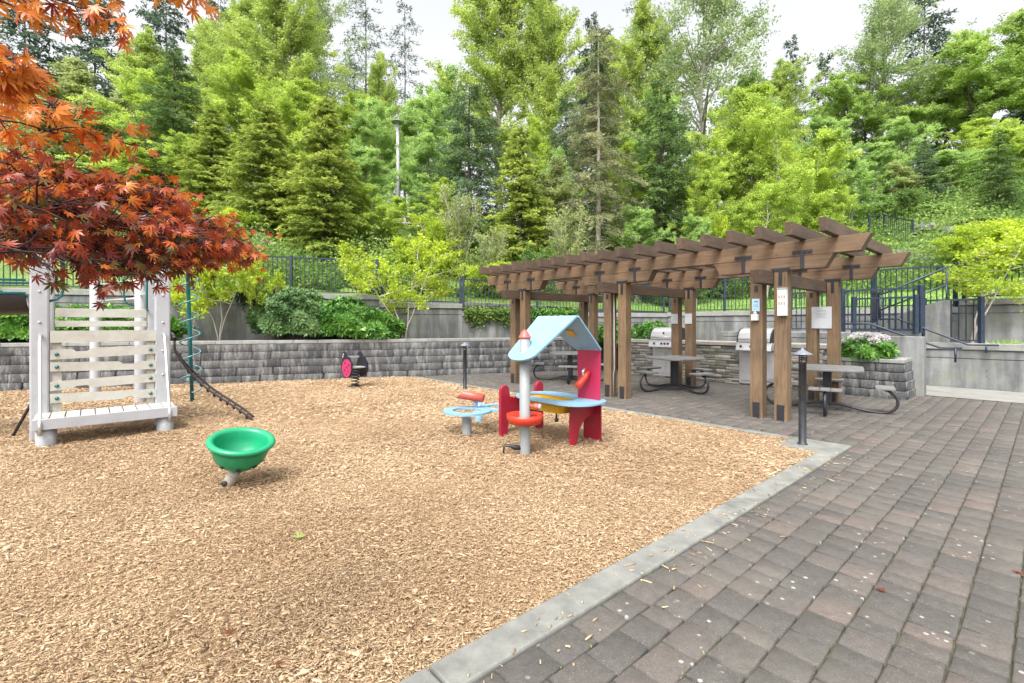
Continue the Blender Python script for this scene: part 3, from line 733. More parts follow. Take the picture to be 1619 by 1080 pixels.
# ---------------------------------------------------------------- play tower
def tower():
    t = thing('play_tower', 'white and cream climbing tower with slatted wall, step deck and teal grab rails', 'play structure', UV(8.75, .15), ROT)
    # local x = 8.75 - u, local y = v - .15
    def L(u, v, z): return Vector((8.75-u, v-.15, z))
    W_ = M['white_steel']; Cr = M['cream_plastic']
    for (u, v, h) in ((8.78,-.485,2.85), (8.78,.815,2.85), (10.0,-.485,2.85), (10.0,.815,2.85)):
        mb = MB(); mb.box(L(u, v, h/2-.05), (.16,.185,h+.1)); p = mb.build('post', W_, t, bevel=.02)
        for z in (1.1, 1.52, 1.92, 2.25, .75): mb = MB(); mb.lathe([(.018,0),(.016,.010),(0,.013)], L(u-.08, v, z), 10, Matrix.Rotation(R(90), 3, 'Y')); mb.build('bolt', W_, p)
        for z in (1.3, 1.9): mb = MB(); mb.lathe([(.018,0),(.016,.010),(0,.013)], L(u, v+.0925, z), 10, Matrix.Rotation(R(-90), 3, 'X')); mb.build('bolt', W_, p)
    for (x, y, hh) in ((11.62,.74,2.7), (13.8,.10,2.6)):
        mb = MB(); mb.lathe([(.095,-.05),(.095,hh),(.07,hh+.03),(0,hh+.04)], L(x,y,0), 20); mb.build('post', W_, t)
    for z in (1.99, 2.34):
        mb = MB(); mb.tube([L(11.6,.74,z), L(13.8,.10,z)], .022, 8); mb.build('rail', M['light_steel'], t)
    mb = MB(); mb.tube([L(10.05,.80,2.05), L(11.6,.74,2.05)], .02, 8); mb.build('rail', M['light_steel'], t)
    # step deck
    for v in (-.40, .80):
        mb = MB(); mb.lathe([(.10,-.05),(.10,.20),(0,.20)], L(8.27, v, 0), 20); mb.build('leg', M['grey_steel'], t)
    mb = MB(); v = -.52
    mb.box(L(8.16,.205,.268), (.035,1.45,.135)); mb.box(L(8.80,.205,.268), (.035,1.10,.12))
    for vv in (-.50, .91): mb.box(L(8.46,vv,.262), (.57,.035,.12))
    mb.build('deck_frame', W_, t, bevel=.006)
    mb = MB()
    for k in range(10): mb.box(L(8.455, -.515+.144*k+.072, .322), (.555,.132,.026))
    mb.build('step_board', Cr, t, bevel=.004)
    # slatted climbing wall with hand notches
    sl = [(1.25,1.408,None), (1.045,1.175,('t',.28)), (.855,.975,('t',.72)), (.635,.755,('b',.28)), (.44,.56,('b',.75))]
    for i, (z0, z1, nt_) in enumerate(sl):
        a, b = -.385, .735; n = 40; up = []; lo = []
        tilt = .018*(1 if i % 2 else -1) if i else 0
        for k in range(n+1):
            s = k/n; y = a+(b-a)*s; dz = tilt*(s-.5)*2; zt = z1+dz; zb = z0+dz
            if nt_:
                g = max(0.0, min(1.0, (.085-abs(s-nt_[1]))/.03))*.038
                if nt_[0] == 't': zt -= g
                else: zb += g if False else 0; zt -= 0; zb += 0
                if nt_[0] == 'b': zb += g
            up.append((y, zt)); lo.append((y, zb))
        mb = MB(); vs = []; fs = []
        for (y, z) in lo: vs += [L(8.70, y, z), L(8.735, y, z)]
        m_ = len(lo)
        for (y, z) in up: vs += [L(8.70, y, z), L(8.735, y, z)]
        for k in range(n):
            l0, l1, u0, u1 = 2*k, 2*k+2, 2*m_+2*k, 2*m_+2*k+2
            fs += [(l0, l1, u1, u0), (l0+1, u0+1, u1+1, l1+1), (u0, u1, u1+1, u0+1), (l0, l0+1, l1+1, l1)]
        fs += [(0, 2*m_, 2*m_+1, 1), (2*n, 2*n+1, 2*m_+2*n+1, 2*m_+2*n)]
        mb.add(vs, fs); p = mb.build('wall_slat', Cr, t)
        if i:
            for y in (-.32, .67):
                mb = MB(); mb.lathe([(.024,0),(.022,.012),(0,.018)], L(8.70, y, (z0+z1)/2+tilt*(1 if y > 0 else -1)*.8), 10, Matrix.Rotation(R(90), 3, 'Y')); mb.build('bolt', M['teal_paint'], p)
    for v in (-.32, .67):
        mb = MB(); mb.box(L(8.755, v, .80), (.036,.09,.95)); mb.build('wall_batten', Cr, t)
    mb = MB(); mb.box(L(9.38,.165,1.365), (1.16,1.10,.05)); mb.build('upper_deck', Cr, t, bevel=.005)
    for (z0, z1) in ((1.60,1.735), (1.455,1.545)):
        mb = MB(); mb.box(L(9.93,.165,(z0+z1)/2), (.035,1.09,z1-z0)); mb.build('rear_board', Cr, t, bevel=.004)
    # grab rails
    for v in (-.47, .82):
        mb = MB(); mb.tube([L(8.70,v,1.34), L(8.58,v,1.35), L(8.50,v,1.30), L(8.20,v+.02,.36), L(8.14,v+.02,.30), L(8.13,v+.02,.14)], .019, 8); mb.build('grab_rail', M['light_steel'], t)
    def teal(u, v, z0, z1, du, dv):
        mb = MB(); P = [L(u, v, z0), L(u+du*.5, v+dv*.5, z0+.02), L(u+du*.85, v+dv*.85, z0+.07), L(u+du, v+dv, z0+.18), L(u+du, v+dv, z1-.15), L(u+du*.8, v+dv*.8, z1-.04), L(u, v, z1)]
        mb.tube(P, .017, 8); mb.build('teal_grab_rail', M['teal_paint'], t)
    teal(8.78, -.40, 1.80, 2.5, .02, .14); teal(9.95, .72, 1.72, 2.6, -.25, -.02); teal(11.6, .64, 1.85, 2.5, 0, -.15)
    # trough slide leaving to the left
    A, B = L(9.3,-.58,1.66), L(9.7,-3.0,1.62); mb = MB()
    d = (B-A).normalized(); sd_ = Vector((d.y,-d.x,0)); vs = []; fs = []; n = 10
    for e, P in enumerate((A, B)):
        for k in range(n+1):
            q = math.pi*k/n; vs.append(P+sd_*(.30*math.cos(q))+Vector((0,0,.22-.22*math.sin(q))))
        for k in range(n+1):
            q = math.pi*k/n; vs.append(P+sd_*(.33*math.cos(q))+Vector((0,0,.22-.25*math.sin(q))))
    m2 = 2*(n+1)
    for k in range(n): fs += [(k, k+1, m2+k+1, m2+k), (n+1+k, m2+n+1+k, m2+n+2+k, n+2+k)]
    mb.add(vs, fs, True); mb.build('slide_trough', M['black_steel'], t)
    for s in (-1, 1):
        mb = MB(); mb.tube([A+sd_*s*.31+Vector((0,0,.24)), B+sd_*s*.31+Vector((0,0,.24))], .022, 8); mb.build('slide_rail', M['teal_paint'], t)
        mb = MB(); mb.tube([A+sd_*s*.31+Vector((0,0,.42)), B+sd_*s*.31+Vector((0,0,.42))], .016, 8); mb.build('slide_rail', M['teal_paint'], t)
    # leaning climbing cable on the left
    a = G(20, 690)-UV(8.75,.15); m3 = Matrix.Rotation(-ROT, 3, 'Z')
    mb = MB(); mb.tube([m3 @ a, m3 @ a+Vector((-.1,.25,.6)), L(9.4,-.62,1.9)], .018, 8); mb.build('climbing_cable', M['dark_rope'], t)
    # spiral climber
    base = m3 @ (G(304, 634)-UV(8.75,.15)); lean = m3 @ Vector((-.10,0,2.75))
    mb = MB(); mb.tube([base+Vector((0,0,-.05)), base+lean*.5, base+lean, base+lean+Vector((.1,-.12,.1)), L(10.0,.9,2.8)], .034, 10); sp = mb.build('spiral_pole', M['teal_paint'], t)
    P = []; T_ = 6.4; N = int(T_*22)
    for k in range(N+1):
        s = k/N; q = 2*math.pi*T_*s; P.append(base+lean*((.18+2.25*s)/2.75)+Vector((.165*math.cos(q), .165*math.sin(q), 0)))
    mb = MB(); mb.tube([P[0].lerp(base+lean*(.18/2.75), .9)]+P+[P[-1].lerp(base+lean*(2.43/2.75), .9)], .0135, 7); mb.build('spiral_rung', M['teal_coil'], t)
    # slack rope ladder
    top = m3 @ (at(276, 534, 7.5)-UV(8.75,.15)); bot = m3 @ (G(400, 665)-UV(8.75,.15)); across = (m3 @ Vector((-.14,.30,0)))
    mb = MB(); mb.tube([L(9.6,.90,1.33), L(9.55,1.02,1.34), top+Vector((0,0,.02))], .022, 8); mb.lathe([(0,-.03),(.035,-.02),(.035,.02),(0,.03)], top, 10); mb.build('ladder_bracket', M['black_steel'], t)
    for s in (0, 1):
        P = []
        for k in range(25):
            q = k/24; p = (top+Vector((0,0,-.18))).lerp(bot, q)+across*s*min(1, q*4)*.8; p.z -= .22*math.sin(math.pi*q)**.8*(1-q)*1.2; P.append(p)
        mb = MB(); mb.tube([top]+P, .017, 6); mb.build('ladder_rope', M['dark_rope'], t)
        if s == 0: PA = P
        else: PB = P
    for k in range(4, 24, 2):
        mb = MB(); a, b = PA[k], PB[k]; mid = a.lerp(b, .5)+Vector((0,0,-.07)); mb.tube([a, a.lerp(mid,.5)+Vector((0,0,-.02)), mid, b.lerp(mid,.5)+Vector((0,0,-.02)), b], .014, 6); mb.build('ladder_rung', M['dark_rope'], t)
M['teal_coil'] = simple('teal_coil', C(.09,.24,.26), .3, .15, 8, .05)
tower()

# ---------------------------------------------------------------- green spinner bowl
def bowl():
    base = G(357, 770); r = thing('spinner_bowl', 'green plastic spinner bowl tilted on a short grey stem in the wood chips', 'spinner', base)
    top = at(374, 742, 4.42)-base
    mb = MB(); mb.tube([(-.02,0,-.06), Vector(top)*.55, top], .052, 18); mb.build('stem', M['stem_tan'], r)
    mb = MB(); ax = Vector(top).normalized(); mb.tube([Vector(top)*.62, Vector(top)*.66], .056, 18); mb.build('stem_ring', M['grey_steel'], r)
    mb = MB(); mb.lathe([(0,0),(.026,0),(.024,.012),(.012,.016),(0,.014)], Vector(top)*.30+Vector((-.012,-.052,0)), 12, Matrix.Rotation(R(90), 3, 'X')); mb.build('bolt', M['black_steel'], r)
    ctr = at(382, 699, 4.42)-base
    axis = Vector((.20, -.16, 1.0)).normalized(); q = Vector((0,0,1)).rotation_difference(axis).to_matrix()
    prof = [(0,-.285),(.06,-.282),(.13,-.262),(.19,-.215),(.235,-.15),(.262,-.07),(.272,-.012),(.292,-.018),(.306,-.004),(.308,.014),(.296,.030),(.272,.034),(.250,.026),(.238,.005),(.232,-.06),(.205,-.14),(.16,-.20),(.09,-.24),(0,-.25)]
    prof = [(a*.92, b*.92) for a, b in prof]; mb = MB(); mb.lathe(prof, ctr, 56, q); b = mb.build('bowl', M['green_plastic'], r)
    mb = MB()
    for k, (az, rr, zz, sl) in enumerate(((-105,.214,-.192,.9),(-62,.20,-.21,.9),(-20,.207,-.20,.9),(-150,.20,-.205,.9),(60,.21,-.19,.9),(120,.21,-.19,.9),(175,.2,-.2,.9),(20,.2,-.2,.9))):
        a = R(az); n_ = Vector((math.cos(a)*.72, math.sin(a)*.72, -.69)).normalized(); m_ = Vector((0,0,1)).rotation_difference(n_).to_matrix()
        mb.lathe([(0,.003),(.017,.002),(.021,-.006)], ctr+q @ (Vector((rr*math.cos(a), rr*math.sin(a), zz))*.92+n_*.004), 14, q @ m_)
    mb.build('drain_hole', M['hole_dark'], b)
M['stem_tan'] = simple('stem_tan', C(.36,.31,.26), .6, .12, 9, .1)
bowl()

# ---------------------------------------------------------------- playhouse table
def playhouse():
    r = thing('play_table', 'blue-roofed playhouse table with red panels and a yellow basin', 'play structure', UV(4.3, 4.4), ROT)
    def L(u, v, z): return Vector((4.3-u, v-4.4, z))
    mb = MB(); mb.lathe([(.062,-.05),(.062,1.36),(0,1.36)], L(4.05,3.79,0), 24); mb.build('pole', M['grey_pole'], r)
    mb = MB(); mb.lathe([(.070,1.335),(.074,1.343),(.070,1.352),(.040,1.405),(.020,1.428),(0,1.432)], L(4.05,3.79,0), 24); mb.build('pole_cap', M['coral'], r)
    # roof
    def slope(z0, v0, z1, v1):
        return lambda s: (v0+(v1-v0)*s, z0+(z1-z0)*s)
    Lf = slope(1.58, 4.25, 1.075, 3.66)
    out = [(3.64,0),(4.28,0),(4.27,.45),(4.26,.80)]+[(4.03+.23*math.cos(R(a)), .84+.17*math.sin(R(a))) for a in range(0, 181, 12)]+[(3.79,.80)]
    nrm = Vector((0, -(1.58-1.075), (4.25-3.66))).normalized()
    def fn(a, b, c):
        v, z = Lf(b); return L(a, v, z)+Vector((0, nrm.y*c, abs(nrm.z)*c))
    mb = MB(); mb.prism(out, .022, fn); mb.build('roof_panel', M['blue_roof'], r)
    Rt = slope(1.578, 4.262, 1.155, 4.775)
    out2 = [(3.64,0),(3.70,.97),(3.72,1.0),(4.09,1.0)]+[(4.13+.02*k, 1.0-.14*k) for k in range(1, 5)]+[(4.275,.30),(4.28,0)]
    n2 = Vector((0, .423, .513)).normalized()
    def fn2(a, b, c):
        v, z = Rt(b); return L(a, v, z)+Vector((0, n2.y*c, n2.z*c))
    mb = MB(); mb.prism(out2, .020, fn2); mb.build('roof_panel', M['blue_panel'], r)
    mb = MB(); mb.prism([(3.90,.36),(4.02,.36),(4.02,.54),(3.90,.54)], -.012, fn2); mb.build('yellow_tab', M['yellow_panel'], r)
    for (u, s) in ((3.70,.06),(4.2,.06),(3.76,.93),(4.02,.93)):
        v, z = Rt(s); mb = MB(); mb.lathe([(.012,0),(.010,-.008),(0,-.010)], L(u, v, z), 8); mb.build('bolt', M['light_steel'], r)
    for u in (3.8, 3.96, 4.12): v, z = Lf(.06); mb = MB(); mb.lathe([(.012,.024),(.010,.032),(0,.034)], L(u, v, z), 8); mb.build('bolt', M['light_steel'], r)
    # upright red panel under the right roof slope
    mb = MB(); mb.prism([(3.73,.5),(4.085,.5),(4.09,1.165),(3.72,1.165)], .022, lambda a, b, c: L(a, 4.765+c, b)); mb.build('upright_panel', M['pink_panel'], r, bevel=.004)
    # talk tube on the panel
    mb = MB(); mb.tube([L(3.91,4.70,.93), L(3.91,4.66,.90), L(3.91,4.68,.82)], .016, 8); mb.build('tube_bracket', M['light_steel'], r)
    mb = MB(); mb.tube([L(3.89,4.735,.90), L(3.90,4.70,.83), L(3.94,4.64,.74), L(3.97,4.60,.70)], [.038,.045,.05,.054], 16); mb.build('talk_tube', M['orange_red'], r)
    # legs: curved red panels
    arch = [(4.43,0.0),(4.53,.02)]+[(4.54+.30*(1-math.cos(R(a))), .02+.34*math.sin(R(a))) for a in range(8, 91, 9)]+[(4.88,.37),(4.95,.40),(4.99,.46),(4.99,.515),(4.43,.515),(4.42,.3)]
    mb = MB(); mb.prism(arch, .03, lambda a, b, c: L(3.90+c, a, b-.03)); mb.build('leg_panel', M['red_panel'], r, bevel=.004)
    mb = MB(); mb.prism([(3.80,-.05),(4.085,-.05),(4.085,.515),(3.80,.515)], .022, lambda a, b, c: L(a, 4.88+c, b)); mb.build('leg_panel', M['red_panel'], r, bevel=.004)
    # U-shaped left panel with two rounded ears
    ear = lambda c: [(c+.075*math.cos(R(a)), .60+.07*math.sin(R(a))) for a in range(180, -1, -15)]
    out = [(4.13,-.05)]+ear(4.205)+[(4.30,.50),(4.78,.50)]+ear(4.865)+[(4.94,-.05),(4.84,-.05),(4.80,.08)]+[(4.53+.27*math.cos(R(a)), .10+.20*math.sin(R(a))) for a in range(15, 166, 15)]+[(4.26,.08),(4.24,-.05)]
    mb = MB(); mb.prism(out, .05, lambda a, b, c: L(4.88+c, a, b)); mb.build('end_panel', M['red_panel'], r, bevel=.008)
    # table top with long opening, basin under it
    def rr(u0, u1, v0, v1, rad, n=6):
        P = []
        for (cu, cv, a0) in ((u1-rad, v1-rad, 0), (u0+rad, v1-rad, 90), (u0+rad, v0+rad, 180), (u1-rad, v0+rad, 270)):
            for k in range(n+1): a = R(a0+90*k/n); P.append((cu+rad*math.cos(a), cv+rad*math.sin(a)))
        return P
    mb = MB(); mb.prism(rr(3.60,4.87,4.22,4.93,.30), .022, lambda a, b, c: L(a, b, .52+c), rr(3.98,4.80,4.40,4.72,.12)); mb.build('table_top', M['blue_panel'], r)
    o_ = rr(3.96,4.84,4.36,4.76,.13); i_ = [(4.40+(a-4.40)*.93, 4.56+(b-4.56)*.86) for a, b in o_]
    mb = MB(); mb.prism(o_, .13, lambda a, b, c: L(4.40+(a-4.40)*(.86+.14*c/.13), b, .388+c), i_); mb.prism(o_, .012, lambda a, b, c: L(4.40+(a-4.40)*.86, b, .376+c)); mb.build('basin', M['yellow_panel'], r)
    mb = MB(); mb.tube([L(4.12,4.40,.38), L(4.12,4.40,.30)], .011, 8); mb.lathe([(0,.03),(.022,.02),(.028,0),(.02,-.022),(0,-.028)], L(4.12,4.40,.29), 14); mb.build('crank_knob', M['black_steel'], r)
    for (u, v) in ((3.80,4.27),(3.70,4.50),(4.78,4.27)): 
        mb = MB(); mb.lathe([(.012,0),(.010,-.012),(0,-.014)], L(u,v,.519), 8); mb.build('bolt', M['light_steel'], r)
    # red ring tray on the pole
    prof = [(.066,.40),(.068,.418),(.085,.422),(.10,.40),(.19,.40),(.202,.452),(.214,.452),(.210,.40),(.190,.352),(.15,.338),(.066,.338)]
    mb = MB(); mb.lathe(prof, L(4.05,3.79,0), 40); tr = mb.build('ring_tray', M['orange_red'], r)
    mb = MB()
    for k in range(8):
        q = k*math.pi/4; mb.bar(L(4.05,3.79,.412)+Vector((.09*math.cos(q),.09*math.sin(q),0)), L(4.05,3.79,.412)+Vector((.2*math.cos(q),.2*math.sin(q),0)), .008, .03)
    mb.build('divider', M['orange_red'], tr)
    c = L(4.05,3.79,.555); dv = Vector((.62,-.78,0)); m3 = Matrix.Rotation(-ROT, 3, 'Z'); e = m3 @ Vector((.95,-.32,-.06))
    mb = MB(); mb.tube([c+e*.05, c+e*.11, c+e*.115, c+e*.17], [.022,.022,.034,.036], 12); mb.build('spyglass', M['coral'], r)
    mb = MB(); mb.tube([c+e*.17, c+e*.195], [.037,.028], 12); mb.build('spyglass_lens', M['cream_plastic'], r)
    p0 = L(4.05,3.79,.06); a = m3 @ Vector((-1,-.2,0))
    mb = MB(); mb.tube([p0+a*.05, p0+a*.12+Vector((0,0,.01)), p0+a*.17+Vector((0,0,.03)), p0+a*.24+Vector((0,0,.03)), p0+a*.25+Vector((0,0,-.06))], [.028,.030,.018,.012,.012], 8); mb.build('ground_lever', M['black_steel'], r)
M['grey_pole'] = simple('grey_pole', C(.24,.25,.255), .5, .07, 7, .06)
M['blue_roof'] = simple('blue_roof', C(.19,.36,.48), .35, .05, 5, .08, dirt=C(.25,.37,.44))
playhouse()

def ring_table():
    r = thing('ring_table', 'low pale blue figure-eight ring table with a red tube on top', 'play table', G(738, 687))
    c1 = Vector((.0,.12,0)); base = G(738, 687); a1 = G(739, 649.5, .30)-base; a2 = G(789, 644, .30)-base; a1.z = a2.z = 0
    def circ(c, rr, n=40): return [(c.x+rr*math.cos(2*math.pi*k/n), c.y+rr*math.sin(2*math.pi*k/n)) for k in range(n)]
    mb = MB(); mb.prism(circ(a1,.335), .026, lambda a, b, c: Vector((a, b, .285+c)), circ(a1,.205)); mb.prism(circ(a2,.29), .0255, lambda a, b, c: Vector((a, b, .2852+c)), circ(a2,.18))
    mb.build('ring_top', M['blue_panel'], r)
    mid = (a1+a2)/2; d = (a2-a1).normalized(); n_ = Vector((-d.y, d.x, 0))
    mb = MB(); pl_ = []
    for s, k in ((1, 1), (-1, -1)):
        for q in ((-6,0,6) if s > 0 else (6,0,-6)):
            w_ = .12+.08*(q/6)**2; pl_.append(mid+d*q/6*.10+n_*s*w_)
    mb.prism([(p.x, p.y) for p in pl_], .024, lambda a, b, c: Vector((a, b, .2865+c))); mb.build('ring_bridge', M['blue_panel'], r)
    mb = MB(); mb.lathe([(.066,-.05),(.066,.284),(0,.284)], (0,0,0), 20); mb.build('leg', M['grey_pole'], r)
    mb = MB(); p = G(757,666)-base; mb.lathe([(.055,-.05),(.055,.284),(0,.284)], p, 20); mb.build('leg', M['blue_panel'], r)
    mb = MB(); p = mid-d*.05+n_*.12; mb.tube([p+Vector((0,0,.30)), p+Vector((0,0,.40))], .022, 10); mb.tube([p+Vector((-.05,0,.405)), p+Vector((.05,-.02,.405))], .02, 8); mb.build('tube_post', M['blue_steel'], r)
    e = Vector((1,-.15,-.14)).normalized(); c = p+Vector((-.02,-.02,.465)); 
    vs = []; n = 20; side = e.cross(Vector((0,0,1))).normalized(); up = side.cross(e)
    mb = MB(); vs = []; fs = []
    for (s, rad, cut) in ((-.21,.064,.06),(-.05,.064,0),(.13,.060,0),(.13,.050,0),(-.05,.052,0),(-.20,.052,.06)):
        for k in range(n):
            q = 2*math.pi*k/n; vs.append(c+e*(s+cut*math.sin(q))+(side*math.cos(q)+up*math.sin(q))*rad)
    for i in range(5):
        for k in range(n): fs.append((i*n+k, i*n+(k+1) % n, (i+1)*n+(k+1) % n, (i+1)*n+k))
    mb.add(vs, fs, True); mb.build('red_tube', M['coral_tube'], r)
M['blue_steel'] = simple('blue_steel', C(.16,.28,.48), .4, .1)
M['coral_tube'] = simple('coral_tube', C(.52,.085,.06), .4, .15, 5, .1)
ring_table()

# ---------------------------------------------------------------- ladybird spring rider
def rider():
    b = G(561, 611); r = thing('spring_rider', 'pink and black spotted ladybird spring rider near the block wall', 'spring rider', b, R(48))
    # local y = travel direction, local x = across
    def body(x, th, name, m_, sc=1.0, spots=True):
        P = []
        for k in range(36):
            a = 2*math.pi*k/36; rr = .255*sc*(1+.05*math.cos(9*a)); P.append((rr*.95*math.cos(a), .48+rr*1.0*math.sin(a)))
        return P
    for s, nm in ((-1, 'side_panel'), (1, 'side_panel')):
        P = body(0, 0, '', None); mb = MB(); mb.prism(P, .03, lambda a, z, c, s=s: Vector((s*.20+(c-.015), a, z)))
        hd = [(.10+.10*math.cos(2*math.pi*k/18), .72+.11*math.sin(2*math.pi*k/18)) for k in range(18)]
        mb.prism(hd, .034, lambda a, z, c, s=s: Vector((s*.20+(c-.017), a, z))); p = mb.build('side_panel', M['bug_black'], r)
        sh = [(-.02+.20*math.cos(2*math.pi*k/28), .45+.215*math.sin(2*math.pi*k/28)) for k in range(28)]
        mb = MB(); mb.prism(sh, .014, lambda a, z, c, s=s: Vector((s*(.217+c), a, z))); mb.build('shell', M['bug_pink'], p)
        mb = MB()
        for (a0, z0) in ((-.12,.53),(.05,.57),(-.10,.38),(.06,.40),(-.03,.47),(-.02,.31)):
            mb.prism([(a0+.024*math.cos(q*math.pi/5), z0+.024*math.sin(q*math.pi/5)) for q in range(10)], .004, lambda a, z, c, s=s: Vector((s*(.231+c), a, z)))
        mb.build('spot', M['bug_black'], p)
        for (a0, z0) in ((.14,.77),(.165,.715)):
            mb = MB(); mb.prism([(a0+.02*math.cos(q*math.pi/5), z0+.02*math.sin(q*math.pi/5)) for q in range(10)], .005, lambda a, z, c, s=s: Vector((s*(.217+c), a, z))); mb.build('eye', M['white_paint'], p)
        mb = MB(); mb.tube([(s*.20,.14,.80),(s*.20,.17,.86)], .008, 6); mb.build('feeler', M['bug_black'], p)
    mb = MB(); mb.box((0,-.03,.46), (.38,.26,.035)); mb.build('seat', M['grey_steel'], r, bevel=.008)
    mb = MB(); mb.box((0,.13,.70), (.38,.03,.05)); mb.build('grab_board', M['grey_steel'], r, bevel=.005)
    mb = MB(); mb.box((0,.10,.28), (.38,.10,.03)); mb.build('foot_board', M['bug_black'], r, bevel=.005)
    P = []
    for k in range(91): q = 2*math.pi*k/18; P.append((.085*math.cos(q), -.02+.085*math.sin(q), .03+.36*k/90))
    mb = MB(); mb.tube(P, .014, 7); mb.build('spring', M['bug_black'], r)
    mb = MB(); mb.box((0,-.02,.41), (.22,.16,.03)); mb.build('spring_plate', M['bug_black'], r); mb = MB(); mb.lathe([(.13,-.03),(.13,.02),(0,.03)], (0,-.02,0), 18); mb.build('base', M['bug_black'], r)
rider()

# ---------------------------------------------------------------- lamp post, log rails, upper railing on the hill (placed after hill_h is defined)
# ---------------------------------------------------------------- the hill behind the walls
NL = WN; NR = V
Jp = Vector((J.x, J.y, 0))
def sstep(a, b, x): t = np.clip((x-a)/(b-a), 0, 1); return t*t*(3-2*t)
def hill_arr(x, y):
    x = np.asarray(x, float); y = np.asarray(y, float)
    rx, ry = x-Jp.x, y-Jp.y
    dL = rx*NL.x+ry*NL.y; dR = rx*NR.x+ry*NR.y
    tL = -(rx*WT.x+ry*WT.y); tR = -(rx*U.x+ry*U.y)
    d = np.where(tL > 0, dL, np.where(tR > 0, dR, np.hypot(rx, ry))); d = np.maximum(d, 0)
    b = sstep(-.30, .62, x/np.maximum(y, 1.0)); b = np.where(y < 3, 1.0, b)
    z0 = 2.22*(1-b)+1.86*b
    pl_ = .40*np.minimum(d, 16)+.16*np.clip(d-16, 0, 60)
    pr_ = .13*np.minimum(d, 5)+.40*np.clip(d-5, 0, 17)+.10*np.clip(d-22, 0, 60)
    nz = (.28*np.sin(x*.45+1.3)*np.cos(y*.38)+.12*np.sin(x*1.3)*np.sin(y*1.1+2))*np.clip(d/8, 0, 1)
    return z0+pl_*(1-b)+pr_*b+nz
def hill_h(x, y): return float(hill_arr([x], [y])[0])
def build_hill():
    P = []; Nn = []
    for t in np.linspace(-90, TJ-.5, 70): p = WL(t, OFF); P.append(p); Nn.append(NL)
    for k in range(9):
        q = k/8; n_ = (NL*(1-q)+NR*q).normalized(); P.append(Jp); Nn.append(n_)
    for u in np.linspace(uJ-.5, -90, 80): P.append(UV(u, vJ)); Nn.append(NR)
    D = [.12,.35,.7,1.2,1.8,2.5,3.3,4.2,5.2,6.3,7.5,9,10.5,12,14,16,18.5,21,24,28,33,40,50,65,90,140,220]
    vs = np.array([[(p+n_*d)[:] for d in D] for p, n_ in zip(P, Nn)]); sh = vs.shape[:2]
    vs[..., 2] = hill_arr(vs[..., 0], vs[..., 1]); n, m_ = sh
    idx = np.arange(n*m_).reshape(n, m_); f = np.stack([idx[:-1,:-1], idx[:-1,1:], idx[1:,1:], idx[1:,:-1]], -1)
    lawn = np.zeros((n-1, m_-1), bool)
    cx = vs[:-1,:-1,0]; cy = vs[:-1,:-1,1]; dd = np.array(D)[None, :-1]*np.ones((n-1, 1))
    rt = cx/np.maximum(cy, 1); lawn = (dd < 4.6) & (rt > .12)
    q = f.reshape(-1, 4); lw_ = lawn.reshape(-1)
    o = np_mesh('hillside', vs.reshape(-1, 3), q, M['hill'], smooth=True); o.data.materials.append(M['lawn'])
    o.data.polygons.foreach_set('material_index', lw_.astype(np.int32)); tag(o, kind='structure')
build_hill()

